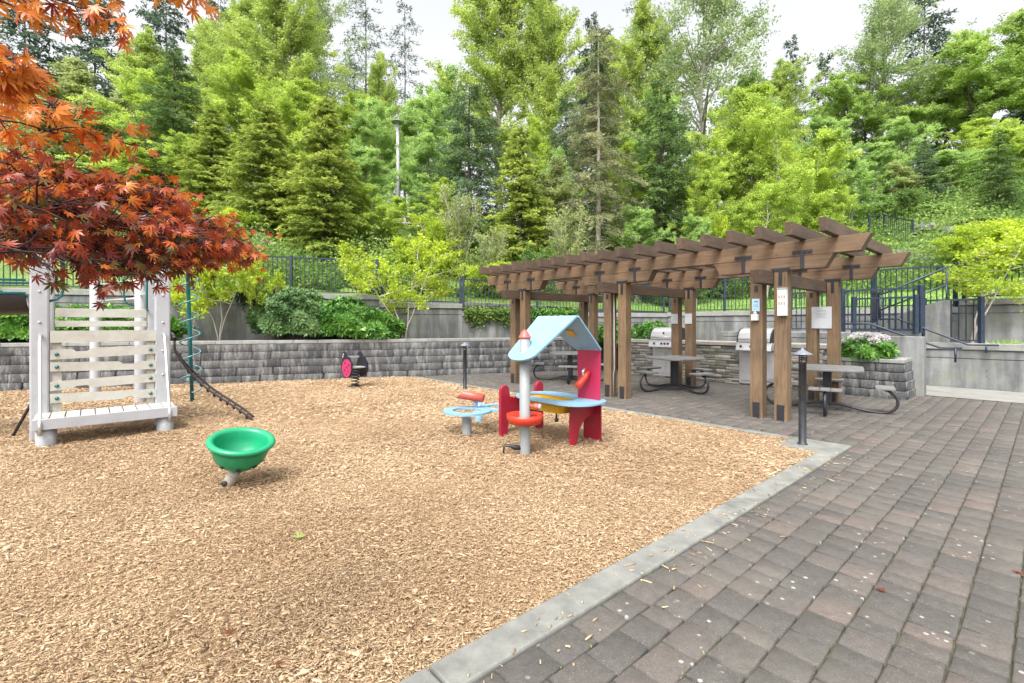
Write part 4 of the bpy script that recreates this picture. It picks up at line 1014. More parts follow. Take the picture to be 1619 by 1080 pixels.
# ---------------------------------------------------------------- foliage generators
def norm(a): return a/np.maximum(np.linalg.norm(a, axis=-1, keepdims=True), 1e-9)
def leaf_quads(c, d, L, W, r_, droop=.0):
    """pointed leaf cards: base, two sides, tip (diamond), slightly folded"""
    n = len(c); side = norm(np.cross(d, norm(r_.normal(0, 1, (n, 3))))); up = np.cross(side, d)
    L = L[:, None]; W = W[:, None]
    v = np.stack([c, c+d*L*.45+side*W*.5-up*W*.12, c+d*L, c+d*L*.45-side*W*.5-up*W*.12], 1)
    return v
def conifer(seed, H=10.0, Rr=2.0, whorls=34, per=6, rise=.15, droop=.25, tw=.34, cl=.13, cw=.045, K=8, shape=.85, base=.06, sparse=0.0, dens=9.0):
    """needle cards on twigs on whorled branches; returns quads (N,4,3), tint, branches"""
    r_ = np.random.default_rng(seed); B = []
    for i in range(whorls):
        f = base+(1-base)*(i+r_.uniform(-.4,.4))/whorls
        if f >= .99: continue
        L0 = Rr*((1-f)**shape)*(1.0 if f > base+.08 else .8)+.06*Rr
        for k in range(per if f < .8 else max(3, per-2)):
            if r_.random() < sparse: continue
            B.append((f*H+r_.normal(0, .012*H), r_.uniform(0, 2*math.pi), L0*r_.uniform(.50, 1.22), rise+r_.normal(0, .08)+.35*max(0, f-.6), droop*r_.uniform(.6, 1.3)))
    B = np.array(B); nb = len(B)
    cnt = np.maximum(4, (B[:, 2]*dens).astype(int)); ib = np.repeat(np.arange(nb), cnt)
    s = np.concatenate([(np.arange(c)+.5+r_.uniform(-.4,.4,c))/c for c in cnt])**.85; s = .10+.90*s
    b = B[ib]; az = b[:, 1]; dirh = np.stack([np.cos(az), np.sin(az), 0*az], 1); perp = np.stack([-np.sin(az), np.cos(az), 0*az], 1)
    rr = b[:, 2]*s; z = b[:, 0]+b[:, 3]*rr-b[:, 4]*rr*s
    P = dirh*rr[:, None]; P[:, 2] = z
    sgn = r_.choice([-1, 1], len(s)); tl_ = (tw*b[:, 2]*(1.05-s)+.10+.03*Rr)*r_.uniform(.6, 1.1, len(s)); tl_ = np.minimum(tl_, .75)
    td = norm(dirh*r_.uniform(.35, .9, len(s))[:, None]+perp*(sgn*r_.uniform(.5, 1, len(s)))[:, None]+np.stack([0*s, 0*s, r_.normal(-.10, .16, len(s))-b[:, 4]*.5*s], 1))
    it = np.repeat(np.arange(len(s)), K); q = np.tile((np.arange(K)+.5)/K, len(s))+r_.uniform(-.05, .05, len(it))
    c = P[it]+td[it]*(tl_[it]*q)[:, None]; c[:, 2] -= .10*q*q*tl_[it]; c += r_.normal(0, .012*Rr, c.shape)
    d = norm(td[it]+r_.normal(0, .42, (len(it), 3))+np.array([0, 0, -.12]))
    v = leaf_quads(c, d, cl*r_.uniform(.7, 1.4, len(it)), cw*r_.uniform(.7, 1.4, len(it)), r_)
    bt = r_.random(nb)
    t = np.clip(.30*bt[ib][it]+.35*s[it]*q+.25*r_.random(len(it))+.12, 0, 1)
    return v, t, B
def conifer_wood(H, Rr, B, r0):
    mb = MB(); mb.tube([(0,0,-.5), (0,0,H*.3), (.02*H*.1,0,H*.65), (0,0,H*.99)], [r0*1.15, r0*.85, r0*.45, .012], 8, caps=False)
    for (h, az, L, ri, dr) in B[::2]:
        d = Vector((math.cos(az), math.sin(az), 0)); P = []
        for s in (0, .5, 1): p = d*L*s; p.z = h+ri*L*s-dr*L*s*s; P.append(p)
        mb.tube(P, [r0*.16*(1-h/H)+.012, r0*.08*(1-h/H)+.008, .004], 4, caps=False)
    return mb
def broad(seed, H=9.0, spread=3.0, trunk=.35, depth=5, leaves=26000, ls=.11, up=.55, clump=.34, stems=1, flat=1.0, bare=0.0, lean=0.0):
    """branch skeleton grown by splitting; leaf cards in clumps at the twigs"""
    r_ = np.random.default_rng(seed); segs = []; tips = []
    def grow(p, d, L, rad, k):
        n = 3; q = p.copy(); pts = [q.copy()]
        for i in range(n):
            d = norm(d+r_.normal(0, .13, 3)+np.array([0, 0, .05*up])); q = q+d*L/n; pts.append(q.copy())
            if k >= 2 and k < depth and r_.random() < .5: tips.append((q.copy(), k))
        segs.append((pts, rad, rad*.62, k))
        if k >= depth or L < .12: tips.append((q, k)); return
        m_ = 2 if r_.random() < .55 else 3
        for i in range(m_):
            a = r_.normal(0, 1, 3); a[2] *= .6; nd_ = norm(d*.75+norm(a)*.62*(spread/3.0)**.3+np.array([0, 0, .12*up])); nd_[2] *= flat; nd_ = norm(nd_)
            grow(q, nd_, L*r_.uniform(.62, .86), rad*.58, k+1)
    for st_ in range(stems):
        a = 2*math.pi*st_/stems+r_.uniform(0, 1); sp = 0 if stems == 1 else .38
        d0 = norm(np.array([math.cos(a)*sp+lean, math.sin(a)*sp, 1.0])); grow(np.array([math.cos(a)*.06*(stems > 1), math.sin(a)*.06*(stems > 1), -.2]), d0, H*trunk, H*.018/math.sqrt(stems), 0)
    T = np.array([t[0] for t in tips]); zt = T[:, 2].max(); rt = np.percentile(np.hypot(T[:, 0], T[:, 1]), 92)
    sz = H/zt; sx = spread/max(rt, .1)
    S3 = np.array([sx, sx, sz]); T = T*S3
    keep = r_.random(len(T)) >= bare; Tk = T[keep]
    per = max(4, int(leaves/len(Tk))); it = np.repeat(np.arange(len(Tk)), per); n = len(it)
    off = r_.normal(0, 1, (n, 3))*clump*np.array([1, 1, .55]); c = Tk[it]+off
    d = norm(r_.normal(0, 1, (n, 3))*np.array([1, 1, .55])+np.array([0, 0, -.25]))
    v = leaf_quads(c, d, ls*r_.uniform(.6, 1.4, n), ls*.62*r_.uniform(.7, 1.3, n), r_)
    ct = r_.random(len(Tk)); t = np.clip(.45*ct[it]+.35*r_.random(n)+.20*(off[:, 2]/clump+1)/2, 0, 1)
    mb = MB()
    for pts, ra, rb, k in segs:
        if k <= 4: pp = [Vector(p*S3) for p in pts]; n_ = len(pp); mb.tube(pp, [max(.006, ra+(rb-ra)*i/(n_-1)) for i in range(n_)], 8 if k < 2 else 5 if k < 4 else 4, caps=False)
    return v, t, mb

def leafy(seed, H=9.0, spread=3.0, nbr=70, ns=7, leaves=45000, ls=.11, base=.12, asc=.75, sig=.12, stems=1, lean=.0, top=.55, wood=.016, bare=0.0, droop=.12, taper=.35, skew=(0, 0)):
    """straight or leaning stems with ascending side branches; leaf cards in loose sprays round the side twigs"""
    r_ = np.random.default_rng(seed); mb = MB(); S0 = []; SD = []; SL = []; BT = []
    for st_ in range(stems):
        a0 = 2*math.pi*st_/stems+r_.uniform(0, 1); ln = np.array([math.cos(a0), math.sin(a0)])*lean*r_.uniform(.6, 1.2)*(1 if stems > 1 else .4); Hs = H*(1 if st_ == 0 else r_.uniform(.78, .98))
        kx = r_.normal(0, .012*H, 8); ky = r_.normal(0, .012*H, 8); kx[0] = ky[0] = 0
        def T(f): return np.array([skew[0]*H*f, skew[1]*H*f, 0])+np.array([ln[0]*H*f**1.15+np.interp(f, np.linspace(0, 1, 8), kx), ln[1]*H*f**1.15+np.interp(f, np.linspace(0, 1, 8), ky), f*Hs])
        r0 = H*wood/math.sqrt(stems)
        mb.tube([Vector(T(f)) if f > 0 else Vector((0, 0, -.4)) for f in np.linspace(0, 1, 12)], [max(.008, r0*(1-.93*f)) for f in np.linspace(0, 1, 12)], 7, caps=False)
        for i in range(int(nbr/stems)):
            g = ((i+r_.random())/(nbr/stems))**.85; f = base+(1-base)*g
            L = spread*(math.sin(math.pi*min(1, g*(1-.16*top)+.16))**.75*(1-taper*g)+.10)*r_.uniform(.55, 1.2)*(1 if stems == 1 else .8)
            az = r_.uniform(0, 6.283); L *= 1+.32*math.sin(2*az+seed+6*g)+.15*math.sin(3*az-9*g); el = asc+.35*g+r_.normal(0, .15); d = np.array([math.cos(az)*math.cos(el), math.sin(az)*math.cos(el), math.sin(el)]); p = T(f*.985)
            def Bp(s): return p+d*L*s+np.array([0, 0, -droop*L*s*s])
            mb.tube([Vector(Bp(s)) for s in (0, .33, .66, 1)], [r0*.34*(1.05-g)+.006, r0*.22*(1.05-g)+.005, .006, .003], 4, caps=False)
            bt = r_.random()
            for k in range(ns):
                if r_.random() < bare: continue
                s = r_.uniform(.18, 1.0); q = Bp(s); dd = norm(d*.8+norm(r_.normal(0, 1, 3))*np.array([1, 1, .7])*.95+np.array([0, 0, .05])); l = (.38*L*(1.15-s)+.22)*r_.uniform(.7, 1.2)
                S0.append(q); SD.append(dd); SL.append(l); BT.append(.65*bt+.35*r_.random())
                if k % 2 == 0: mb.tube([Vector(q), Vector(q+dd*l)], [.007, .002], 3, caps=False)
    S0 = np.array(S0); SD = np.array(SD); SL = np.array(SL); BT = np.array(BT); m_ = len(S0)
    w_ = SL/SL.sum(); it = r_.choice(m_, leaves, p=w_); q = r_.uniform(.1, 1.08, leaves); off = r_.normal(0, 1, (leaves, 3))*(sig*(1-.45*np.abs(q-.5)))[:, None]*np.array([1, 1, .6])
    c = S0[it]+SD[it]*(SL[it]*q)[:, None]+off
    d = norm(r_.normal(0, 1, (leaves, 3))*np.array([1, 1, .5])+SD[it]*.4+np.array([0, 0, -.30]))
    v = leaf_quads(c, d, ls*r_.uniform(.6, 1.4, leaves), ls*.62*r_.uniform(.7, 1.3, leaves), r_)
    t = np.clip(.50*BT[it]+.35*r_.random(leaves)+.08, 0, 1)
    return v, t, mb
def cards(name, v, t, m_, parent):
    n = len(v); return np_mesh(name, v.reshape(-1, 3), np.arange(n*4, dtype=np.int32).reshape(n, 4), m_, parent, t)

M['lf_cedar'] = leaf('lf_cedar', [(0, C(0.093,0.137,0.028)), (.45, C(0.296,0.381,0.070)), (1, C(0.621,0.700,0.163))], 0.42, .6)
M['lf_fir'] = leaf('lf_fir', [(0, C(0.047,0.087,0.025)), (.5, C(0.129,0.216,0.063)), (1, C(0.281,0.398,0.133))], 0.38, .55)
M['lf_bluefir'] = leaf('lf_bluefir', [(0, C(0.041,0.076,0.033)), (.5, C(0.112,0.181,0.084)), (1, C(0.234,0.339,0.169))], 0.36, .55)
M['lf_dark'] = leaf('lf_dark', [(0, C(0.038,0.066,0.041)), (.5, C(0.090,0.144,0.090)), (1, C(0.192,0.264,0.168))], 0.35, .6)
M['lf_olive'] = leaf('lf_olive', [(0, C(0.117,0.124,0.058)), (.5, C(0.260,0.280,0.137)), (1, C(0.468,0.481,0.260))], 0.35, .6)
M['lf_lime'] = leaf('lf_lime', [(0, C(0.260,0.362,0.052)), (.5, C(0.465,0.603,0.106)), (1, C(0.752,0.880,0.236))], 0.55, .5)
M['lf_green'] = leaf('lf_green', [(0, C(0.191,0.309,0.077)), (.5, C(0.367,0.540,0.156)), (1, C(0.669,0.834,0.342))], 0.52, .5)
M['lf_alder'] = leaf('lf_alder', [(0, C(0.252,0.336,0.072)), (.5, C(0.435,0.547,0.133)), (1, C(0.700,0.797,0.265))], 0.52, .5)
M['lf_poplar'] = leaf('lf_poplar', [(0, C(0.215,0.281,0.133)), (.5, C(0.330,0.429,0.190)), (1, C(0.561,0.660,0.342))], 0.45, .5)
M['lf_yellow'] = leaf('lf_yellow', [(0, C(0.294,0.412,0.026)), (.5, C(0.483,0.617,0.051)), (1, C(0.693,0.761,0.118))], 0.50, .5)
M['lf_shrub'] = leaf('lf_shrub', [(0, C(0.090,0.173,0.039)), (.5, C(0.180,0.300,0.068)), (1, C(0.390,0.495,0.146))], 0.45, .55)
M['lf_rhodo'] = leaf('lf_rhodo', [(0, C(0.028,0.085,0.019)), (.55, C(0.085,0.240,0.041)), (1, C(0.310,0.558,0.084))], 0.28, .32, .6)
M['lf_bluegreen'] = leaf('lf_bluegreen', [(0, C(0.036,0.091,0.029)), (.5, C(0.108,0.207,0.067)), (1, C(0.288,0.428,0.182))], 0.30, .45)
M['lf_pale'] = leaf('lf_pale', [(0, C(0.242,0.297,0.099)), (.5, C(0.396,0.462,0.176)), (1, C(0.605,0.638,0.330))], 0.50, .6)

M['lf_mapleg'] = leaf('lf_mapleg', [(0, C(0.220,0.319,0.076)), (.5, C(0.374,0.528,0.127)), (1, C(0.616,0.748,0.253))], .55, .5)
PROTO = {}
def proto(key, kind, m_, wood_m, **kw):
    if key not in PROTO:
        if kind == 'c':
            v, t, B = conifer(**kw); mb = conifer_wood(kw.get('H', 10.0), kw.get('Rr', 2.0), B, .13); H = kw.get('H', 10.0)
        elif kind == 'l':
            v, t, mb = leafy(**kw); H = kw['H']
        else:
            v, t, mb = broad(**kw); H = kw['H']
        cr = cards('crown', v, t, M[m_], None); tr = mb.build('trunk', M[wood_m], None)
        PROTO[key] = [cr, tr, H, False]
    return PROTO[key]
def tree(key, px, Y, top, width, label, name='tree', cat='tree', group=None, gz=None, xy=None, rz=None, **kw):
    """px, Y: where it stands; top: photo row of its tip gives its height; width scales the crown"""
    cr, tr, H, used = PROTO[key]
    x, y = (Y*(px-CX)/F, Y) if xy is None else xy
    z = hill_h(x, y)-.1 if gz is None else gz
    h = CAMH+(HOR-top)/F*Y-z; sz = h/H
    r = thing(name, label, cat, (x, y, z), random.uniform(0, 6.28) if rz is None else rz, group); r.scale = (width, width, sz)
    for o in (cr, tr):
        if used: c = o.copy(); COL.objects.link(c)
        else: c = o
        c.parent = r
    PROTO[key][3] = True
    return r
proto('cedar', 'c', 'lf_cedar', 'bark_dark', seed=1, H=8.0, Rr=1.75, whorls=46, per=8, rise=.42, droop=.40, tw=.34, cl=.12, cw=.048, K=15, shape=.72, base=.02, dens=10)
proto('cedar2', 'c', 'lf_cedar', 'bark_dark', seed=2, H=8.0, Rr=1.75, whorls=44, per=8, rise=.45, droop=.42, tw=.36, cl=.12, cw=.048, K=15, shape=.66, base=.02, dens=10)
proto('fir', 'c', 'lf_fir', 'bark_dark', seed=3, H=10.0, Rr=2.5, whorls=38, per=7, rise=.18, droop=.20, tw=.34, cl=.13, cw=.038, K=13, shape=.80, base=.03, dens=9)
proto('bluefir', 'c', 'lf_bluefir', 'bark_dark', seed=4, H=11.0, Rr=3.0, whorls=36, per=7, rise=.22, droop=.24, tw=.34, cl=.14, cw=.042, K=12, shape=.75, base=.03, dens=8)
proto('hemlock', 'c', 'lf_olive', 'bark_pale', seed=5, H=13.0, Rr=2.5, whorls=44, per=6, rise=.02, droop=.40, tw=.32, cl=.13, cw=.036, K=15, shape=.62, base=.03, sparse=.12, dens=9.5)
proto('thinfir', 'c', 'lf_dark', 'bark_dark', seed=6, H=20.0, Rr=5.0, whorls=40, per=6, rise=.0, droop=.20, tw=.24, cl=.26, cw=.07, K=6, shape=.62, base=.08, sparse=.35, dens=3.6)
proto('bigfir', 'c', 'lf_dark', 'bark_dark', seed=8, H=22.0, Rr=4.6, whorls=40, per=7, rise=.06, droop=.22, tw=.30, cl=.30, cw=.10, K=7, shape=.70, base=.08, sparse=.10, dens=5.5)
proto('lime', 'l', 'lf_lime', 'bark_grey', seed=11, H=9.0, spread=2.9, nbr=75, ns=8, leaves=56000, ls=.105, base=.10, sig=.105, asc=.62, taper=.02, top=.75)
proto('lime2', 'l', 'lf_lime', 'bark_pale', seed=15, H=7.0, spread=2.6, nbr=70, ns=8, leaves=44000, ls=.10, base=.20, sig=.09, stems=4, lean=.20, asc=.50, taper=.02, top=.75)
proto('green', 'l', 'lf_green', 'bark_grey', seed=12, H=9.0, spread=2.7, nbr=75, ns=8, leaves=54000, ls=.11, base=.08, sig=.11, asc=.6, taper=.02, top=.75)
proto('alder', 'l', 'lf_alder', 'bark_grey', seed=13, H=16.0, spread=4.0, nbr=95, ns=9, leaves=76000, ls=.135, base=.14, sig=.15, asc=.72, taper=.02, top=.75)
proto('poplar', 'l', 'lf_poplar', 'bark_grey', seed=14, H=18.0, spread=6.6, nbr=66, ns=9, leaves=30000, ls=.17, base=.20, sig=.22, asc=.68, wood=.014, top=.9)
proto('maple', 'l', 'lf_mapleg', 'bark_dark', seed=16, H=15.0, spread=5.0, nbr=66, ns=6, leaves=50000, ls=.16, base=.46, sig=.17, asc=.35, stems=3, lean=.13, wood=.020, top=.9)
proto('birch', 'l', 'lf_pale', 'bark_pale', seed=17, H=9.0, spread=2.1, nbr=60, ns=7, leaves=17000, ls=.14, base=.14, sig=.16, asc=.8, stems=2, lean=.08)
proto('shrub', 'l', 'lf_shrub', 'bark_grey', seed=18, H=1.6, spread=.85, nbr=60, ns=6, leaves=9000, ls=.075, base=.08, sig=.07, stems=6, lean=.35, asc=.6)
proto('paleshrub', 'l', 'lf_pale', 'bark_pale', seed=19, H=2.2, spread=.8, nbr=54, ns=6, leaves=4200, ls=.075, base=.12, sig=.06, stems=6, lean=.30, asc=.8)
proto('yshrub', 'l', 'lf_yellow', 'bark_grey', seed=20, H=2.0, spread=1.05, nbr=60, ns=7, leaves=8000, ls=.08, base=.14, sig=.07, stems=5, lean=.42, asc=.4)
proto('gshrub', 'l', 'lf_green', 'bark_grey', seed=21, H=1.8, spread=.9, nbr=70, ns=7, leaves=14000, ls=.08, base=.06, sig=.08, stems=6, lean=.32, asc=.6)
G1 = 'trees on the hillside'
# far dark firs
for (px, Y, top, wd, lb) in (
    (150, 46, -90, 1.1, 'dark fir behind the red maple, at the far left'), (262, 47, -70, 1.0, 'dark fir between the pale birch and the tall lime tree, reaching the top edge'),
    (345, 50, -40, .9, 'dark fir behind the left side of the tall lime tree'), (935, 34, 25, .62, 'dense dark fir right behind the white-trunked hemlock'),
    (1305, 40, 85, .62, 'dark fir behind the broad lime maple, between it and the pale poplar'), (1462, 42, -60, .85, 'tall dark fir standing above the right-hand maples'),
    (1250, 52, 60, .8, 'small-looking dark fir top against the bright sky'), (40, 40, -60, 1.0, 'dark fir at the left edge behind the red leaves'), (1625, 40, 60, .9, 'dark fir at the right edge of the view'), (1660, 34, -80, .8, 'dark fir just past the right edge of the view')):
    tree('bigfir', px, Y, top, wd, lb, 'fir_tree', group=G1)
for (px, Y, top, wd, lb) in (
    (578, 50, -60, 1.05, 'thin see-through fir, taller of the two against the white sky'), (640, 50, 0, .95, 'thin see-through fir, shorter of the two against the white sky'),
    (1010, 52, -30, .9, 'thin fir behind the hemlock top'), (560, 58, 90, .8, 'short thin fir behind the twin firs')):
    tree('thinfir', px, Y, top, wd, lb, 'fir_tree', group=G1)
tree('alder', 445, 31, -50, 1.0, 'tall lime-green alder filling the upper left of the hill', 'alder_tree', group=G1)
tree('alder', 395, 35, -10, .9, 'second alder left of the tallest lime-green one', 'alder_tree', group=G1)
tree('alder', 790, 33, -70, 1.1, 'large yellow-green alder behind the blue-green fir', 'alder_tree', group=G1)
tree('alder', 860, 31, -40, .85, 'yellow-green alder with visible limbs left of the hemlock', 'alder_tree', group=G1)
tree('alder', 1020, 33, 10, .85, 'soft green alder between the hemlock and the tall poplar', 'alder_tree', group=G1)
tree('poplar', 1115, 31, -140, .95, 'tall poplar with a bare straight trunk and sparse grey-green leaves', 'poplar_tree', group=G1)
tree('poplar', 1395, 37, 0, .9, 'pale sparse poplar at the right with sky showing through', 'poplar_tree', group=G1)
tree('poplar', 500, 38, -20, .7, 'sparse poplar at the right edge of the tall lime alder', 'poplar_tree', group=G1)
tree('birch', 60, 27, 130, 1.3, 'pale birch behind the red maple leaves at the far left', 'birch_tree', group=G1)
tree('birch', 130, 28, 90, 1.4, 'thin pale green birch left of the whitish bare patch', 'birch_tree', group=G1)
tree('birch', 185, 29, 140, 1.2, 'whitish half-bare birch right of the thin pale one', 'birch_tree', group=G1)
tree('maple', 1545, 33, 40, 1.0, 'wide maple with dark bare trunks at the right', 'maple_tree', group=G1)
tree('maple', 1480, 36, 90, .8, 'maple with dark trunks in the middle of the right-hand trees', 'maple_tree', group=G1)
tree('maple', 1350, 37, 110, .75, 'bright green maple left of the pale poplar', 'maple_tree', group=G1)
tree('maple', 1650, 33, 0, .9, 'maple leaning in from the right edge', 'maple_tree', group=G1)
tree('lime', 250, 27, 110, 1.0, 'lime-green tree with a fir in front of it, above the red maple', group=G1)
tree('lime', 470, 28, 130, 1.0, 'lime-green tree behind the two pointed cedars', group=G1)
tree('lime', 380, 29, 90, 1.0, 'lime-green tree above the left pointed cedar', group=G1)
tree('green', 655, 37, 165, 1.1, 'soft green tree far behind the lamp post', group=G1)
tree('lime', 560, 36, 150, 1.1, 'lime-green tree far behind the right pointed cedar', group=G1)
tree('green', 705, 38, 115, 1.0, 'tall green tree left of the large yellow-green alder', group=G1)
tree('alder', 960, 36, 60, .8, 'alder right behind the hemlock', group=G1)
tree('green', 1305, 32, 190, .9, 'green tree left of the round bright one, behind the lime maples', group=G1)
tree('green', 592, 27, 160, .75, 'slim fresh green tree left of the lamp post', group=G1)
tree('green', 690, 30, 150, .9, 'green tree between the lamp post and the blue-green fir', group=G1)
tree('lime', 1190, 24, 140, .95, 'broad bright lime tree right of the dark green fir', group=G1)
tree('lime2', 1255, 22, 190, .95, 'many-stemmed lime maple above the right half of the pergola', group=G1)
tree('lime2', 1150, 25, 200, .9, 'many-stemmed lime maple directly right of the dark green fir', group=G1)
tree('lime2', 1210, 20, 265, .62, 'low vine maple with pale grey stems just above the pergola rafters', group=G1)
tree('green', 1040, 29, 150, .8, 'light green tree between the hemlock and the green fir', group=G1)
tree('lime', 845, 27, 190, .55, 'light lime tree right behind the small pointed cedar', group=G1)
tree('green', 1385, 28, 228, .62, 'round bright green tree behind the small upper railing', group=G1)
tree('green', 1530, 29, 262, .62, 'rounded light green tree below the bare maple trunks', group=G1)
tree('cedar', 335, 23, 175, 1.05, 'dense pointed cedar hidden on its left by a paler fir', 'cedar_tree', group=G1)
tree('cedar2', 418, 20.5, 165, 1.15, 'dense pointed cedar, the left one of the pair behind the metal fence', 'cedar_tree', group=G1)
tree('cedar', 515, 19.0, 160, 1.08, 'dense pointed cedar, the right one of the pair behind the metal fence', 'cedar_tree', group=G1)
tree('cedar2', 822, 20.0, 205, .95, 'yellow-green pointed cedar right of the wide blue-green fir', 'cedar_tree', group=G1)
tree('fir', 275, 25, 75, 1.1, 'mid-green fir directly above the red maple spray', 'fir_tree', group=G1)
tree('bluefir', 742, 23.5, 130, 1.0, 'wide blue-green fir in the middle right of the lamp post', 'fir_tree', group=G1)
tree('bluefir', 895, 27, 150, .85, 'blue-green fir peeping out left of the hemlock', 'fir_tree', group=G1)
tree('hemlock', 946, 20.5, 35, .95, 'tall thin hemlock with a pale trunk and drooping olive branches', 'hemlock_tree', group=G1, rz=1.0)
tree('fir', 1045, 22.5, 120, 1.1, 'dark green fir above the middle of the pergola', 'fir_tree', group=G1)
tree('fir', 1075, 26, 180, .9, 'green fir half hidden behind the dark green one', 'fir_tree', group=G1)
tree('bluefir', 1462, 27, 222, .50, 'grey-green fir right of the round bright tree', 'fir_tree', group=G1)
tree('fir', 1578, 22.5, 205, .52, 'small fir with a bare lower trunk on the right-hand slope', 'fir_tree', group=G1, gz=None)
for (k_, px, Y, top, wd, lb) in (
    ('lime', 300, 24, 215, .55, 'slender lime sapling between the mid-green fir and the left pointed cedars'), ('lime', 205, 23, 225, .7, 'lime sapling rising just above the red maple spray'),
    ('green', 90, 22, 250, .7, 'green sapling glimpsed through the red maple at the far left'), ('lime2', 468, 21.5, 255, .5, 'small lime maple wedged between the two pointed cedars'),
    ('green', 575, 22, 235, .6, 'small green tree right of the right pointed cedar'), ('lime2', 600, 20.5, 300, .55, 'low lime maple just left of the lamp post foot'),
    ('green', 675, 25, 215, .65, 'small green tree left of the wide blue-green fir'), ('lime', 700, 22, 285, .45, 'lime sapling under the left boughs of the wide blue-green fir'),
    ('birch', 865, 21, 250, .8, 'pale sapling between the small pointed cedar and the hemlock'), ('green', 880, 24, 245, .6, 'green sapling behind the pale one left of the hemlock'),
    ('lime', 990, 23, 230, .55, 'lime sapling between the hemlock and the dark green fir'), ('green', 1005, 20, 330, .5, 'low green tree at the foot of the hemlock'),
    ('lime', 1110, 22, 245, .6, 'lime sapling at the right edge of the dark green fir'), ('green', 1100, 19.5, 345, .4, 'low green tree above the middle rafters'),
    ('birch', 1290, 24, 230, .9, 'pale sapling right of the many-stemmed lime maple'), ('lime2', 1315, 21, 285, .5, 'low lime maple right of the rafters end'),
    ('green', 1345, 26, 250, .6, 'green sapling left of the round bright tree'), ('birch', 1425, 27, 255, .7, 'pale sapling between the round bright tree and the grey-green fir'),
    ('green', 1500, 27, 240, .7, 'green sapling right of the grey-green fir'), ('lime', 1600, 27, 200, .8, 'lime tree behind the small fir at the right edge'),
    ('lime', 1550, 30, 190, .8, 'lime tree under the dark bare maple trunks'), ('green', 1420, 31, 190, .8, 'green tree below the pale poplar'),
    ('alder', 1240, 36, 100, .6, 'soft yellow-green alder top above the broad lime maple'), ('alder', 600, 42, 90, .6, 'distant alder top between the twin firs and the lamp post'),
    ('alder', 330, 38, 40, .8, 'alder left of the tallest lime-green one'), ('alder', 230, 36, 60, .8, 'alder behind the mid-green fir above the red maple'), ('green', 1180, 31, 120, .8, 'green tree right of the tall poplar trunk')):
    tree(k_, px, Y, top, wd, lb, group=G1)
G2 = 'shrubs on the hillside'
sh = [('yshrub', 372, 19, 330, 1.0, 'yellow-green shrub at the tip of the red maple spray'), ('gshrub', 345, 18, 345, 1.0, 'green shrub under the tip of the red maple spray'),
  ('paleshrub', 560, 19, 385, .7, 'pale twiggy shrub between the right cedar and the green maple'), ('yshrub', 650, 18.5, 372, .9, 'yellow shrub left of the blue-green fir foot'),
  ('yshrub', 690, 18, 340, .95, 'taller yellow shrub below the blue-green fir'), ('paleshrub', 728, 18, 300, 1.0, 'brownish bare shrub in front of the blue-green fir'), ('paleshrub', 775, 17.5, 365, .8, 'bare-stemmed shrub above the far end of the pergola'),
  ('paleshrub', 895, 18, 335, 1.0, 'pale shrub right of the yellow-green cedar foot'), ('shrub', 850, 17.4, 395, .8, 'low olive shrub above the pergola rafters at its far end'), ('yshrub', 1135, 21, 330, .55, 'small glowing yellow shrub above the middle rafters'),
  ('gshrub', 1400, 27, 310, .9, 'green shrub next to the small upper railing'), ('gshrub', 1480, 24, 325, 1.1, 'round bright green shrub between two dark ones on the right slope'), ('shrub', 1435, 25, 300, .9, 'olive shrub behind the small upper railing'),
  ('shrub', 1540, 22, 350, 1.1, 'low grey-green shrub under the small fir'), ('yshrub', 1505, 17.5, 372, .7, 'yellow shrub behind the upper steps railing'), ('yshrub', 1560, 16.2, 348, 1.1, 'large golden shrub on the slope behind the right fence'), ('yshrub', 1625, 16.0, 340, 1.1, 'golden shrub at the right edge'),
  ('shrub', 1050, 19.6, 428, .9, 'low shrub on the lawn behind the middle posts'), ('shrub', 1150, 20.5, 425, .9, 'low olive shrub on the lawn right of the middle posts'), ('gshrub', 1100, 21, 405, .8, 'green shrub at the top of the lawn behind the pergola'), ('gshrub', 1005, 20.5, 418, .9, 'green shrub behind the fence between the pergola posts'),
  ('shrub', 240, 18, 395, 1.0, 'olive shrub above the concrete wall behind the play tower'), ('yshrub', 130, 17, 400, 1.1, 'yellow shrub behind the fence left of the play tower'), ('gshrub', 40, 16, 395, 1.0, 'green shrub behind the fence at the left edge'),
  ('yshrub', 455, 16.8, 430, .6, 'low yellow shrub behind the fence beside the left cedar'), ('yshrub', 770, 16.8, 415, .8, 'yellow-green shrub behind the fence left of the pergola'), ('gshrub', 1310, 23, 350, 1.0, 'green shrub beyond the right end of the rafters'), ('paleshrub', 1420, 26, 345, .6, 'pale grassy shrub behind the small upper railing')]
for s_ in sh: tree(*s_, name='shrub', cat='shrub', group=G2)

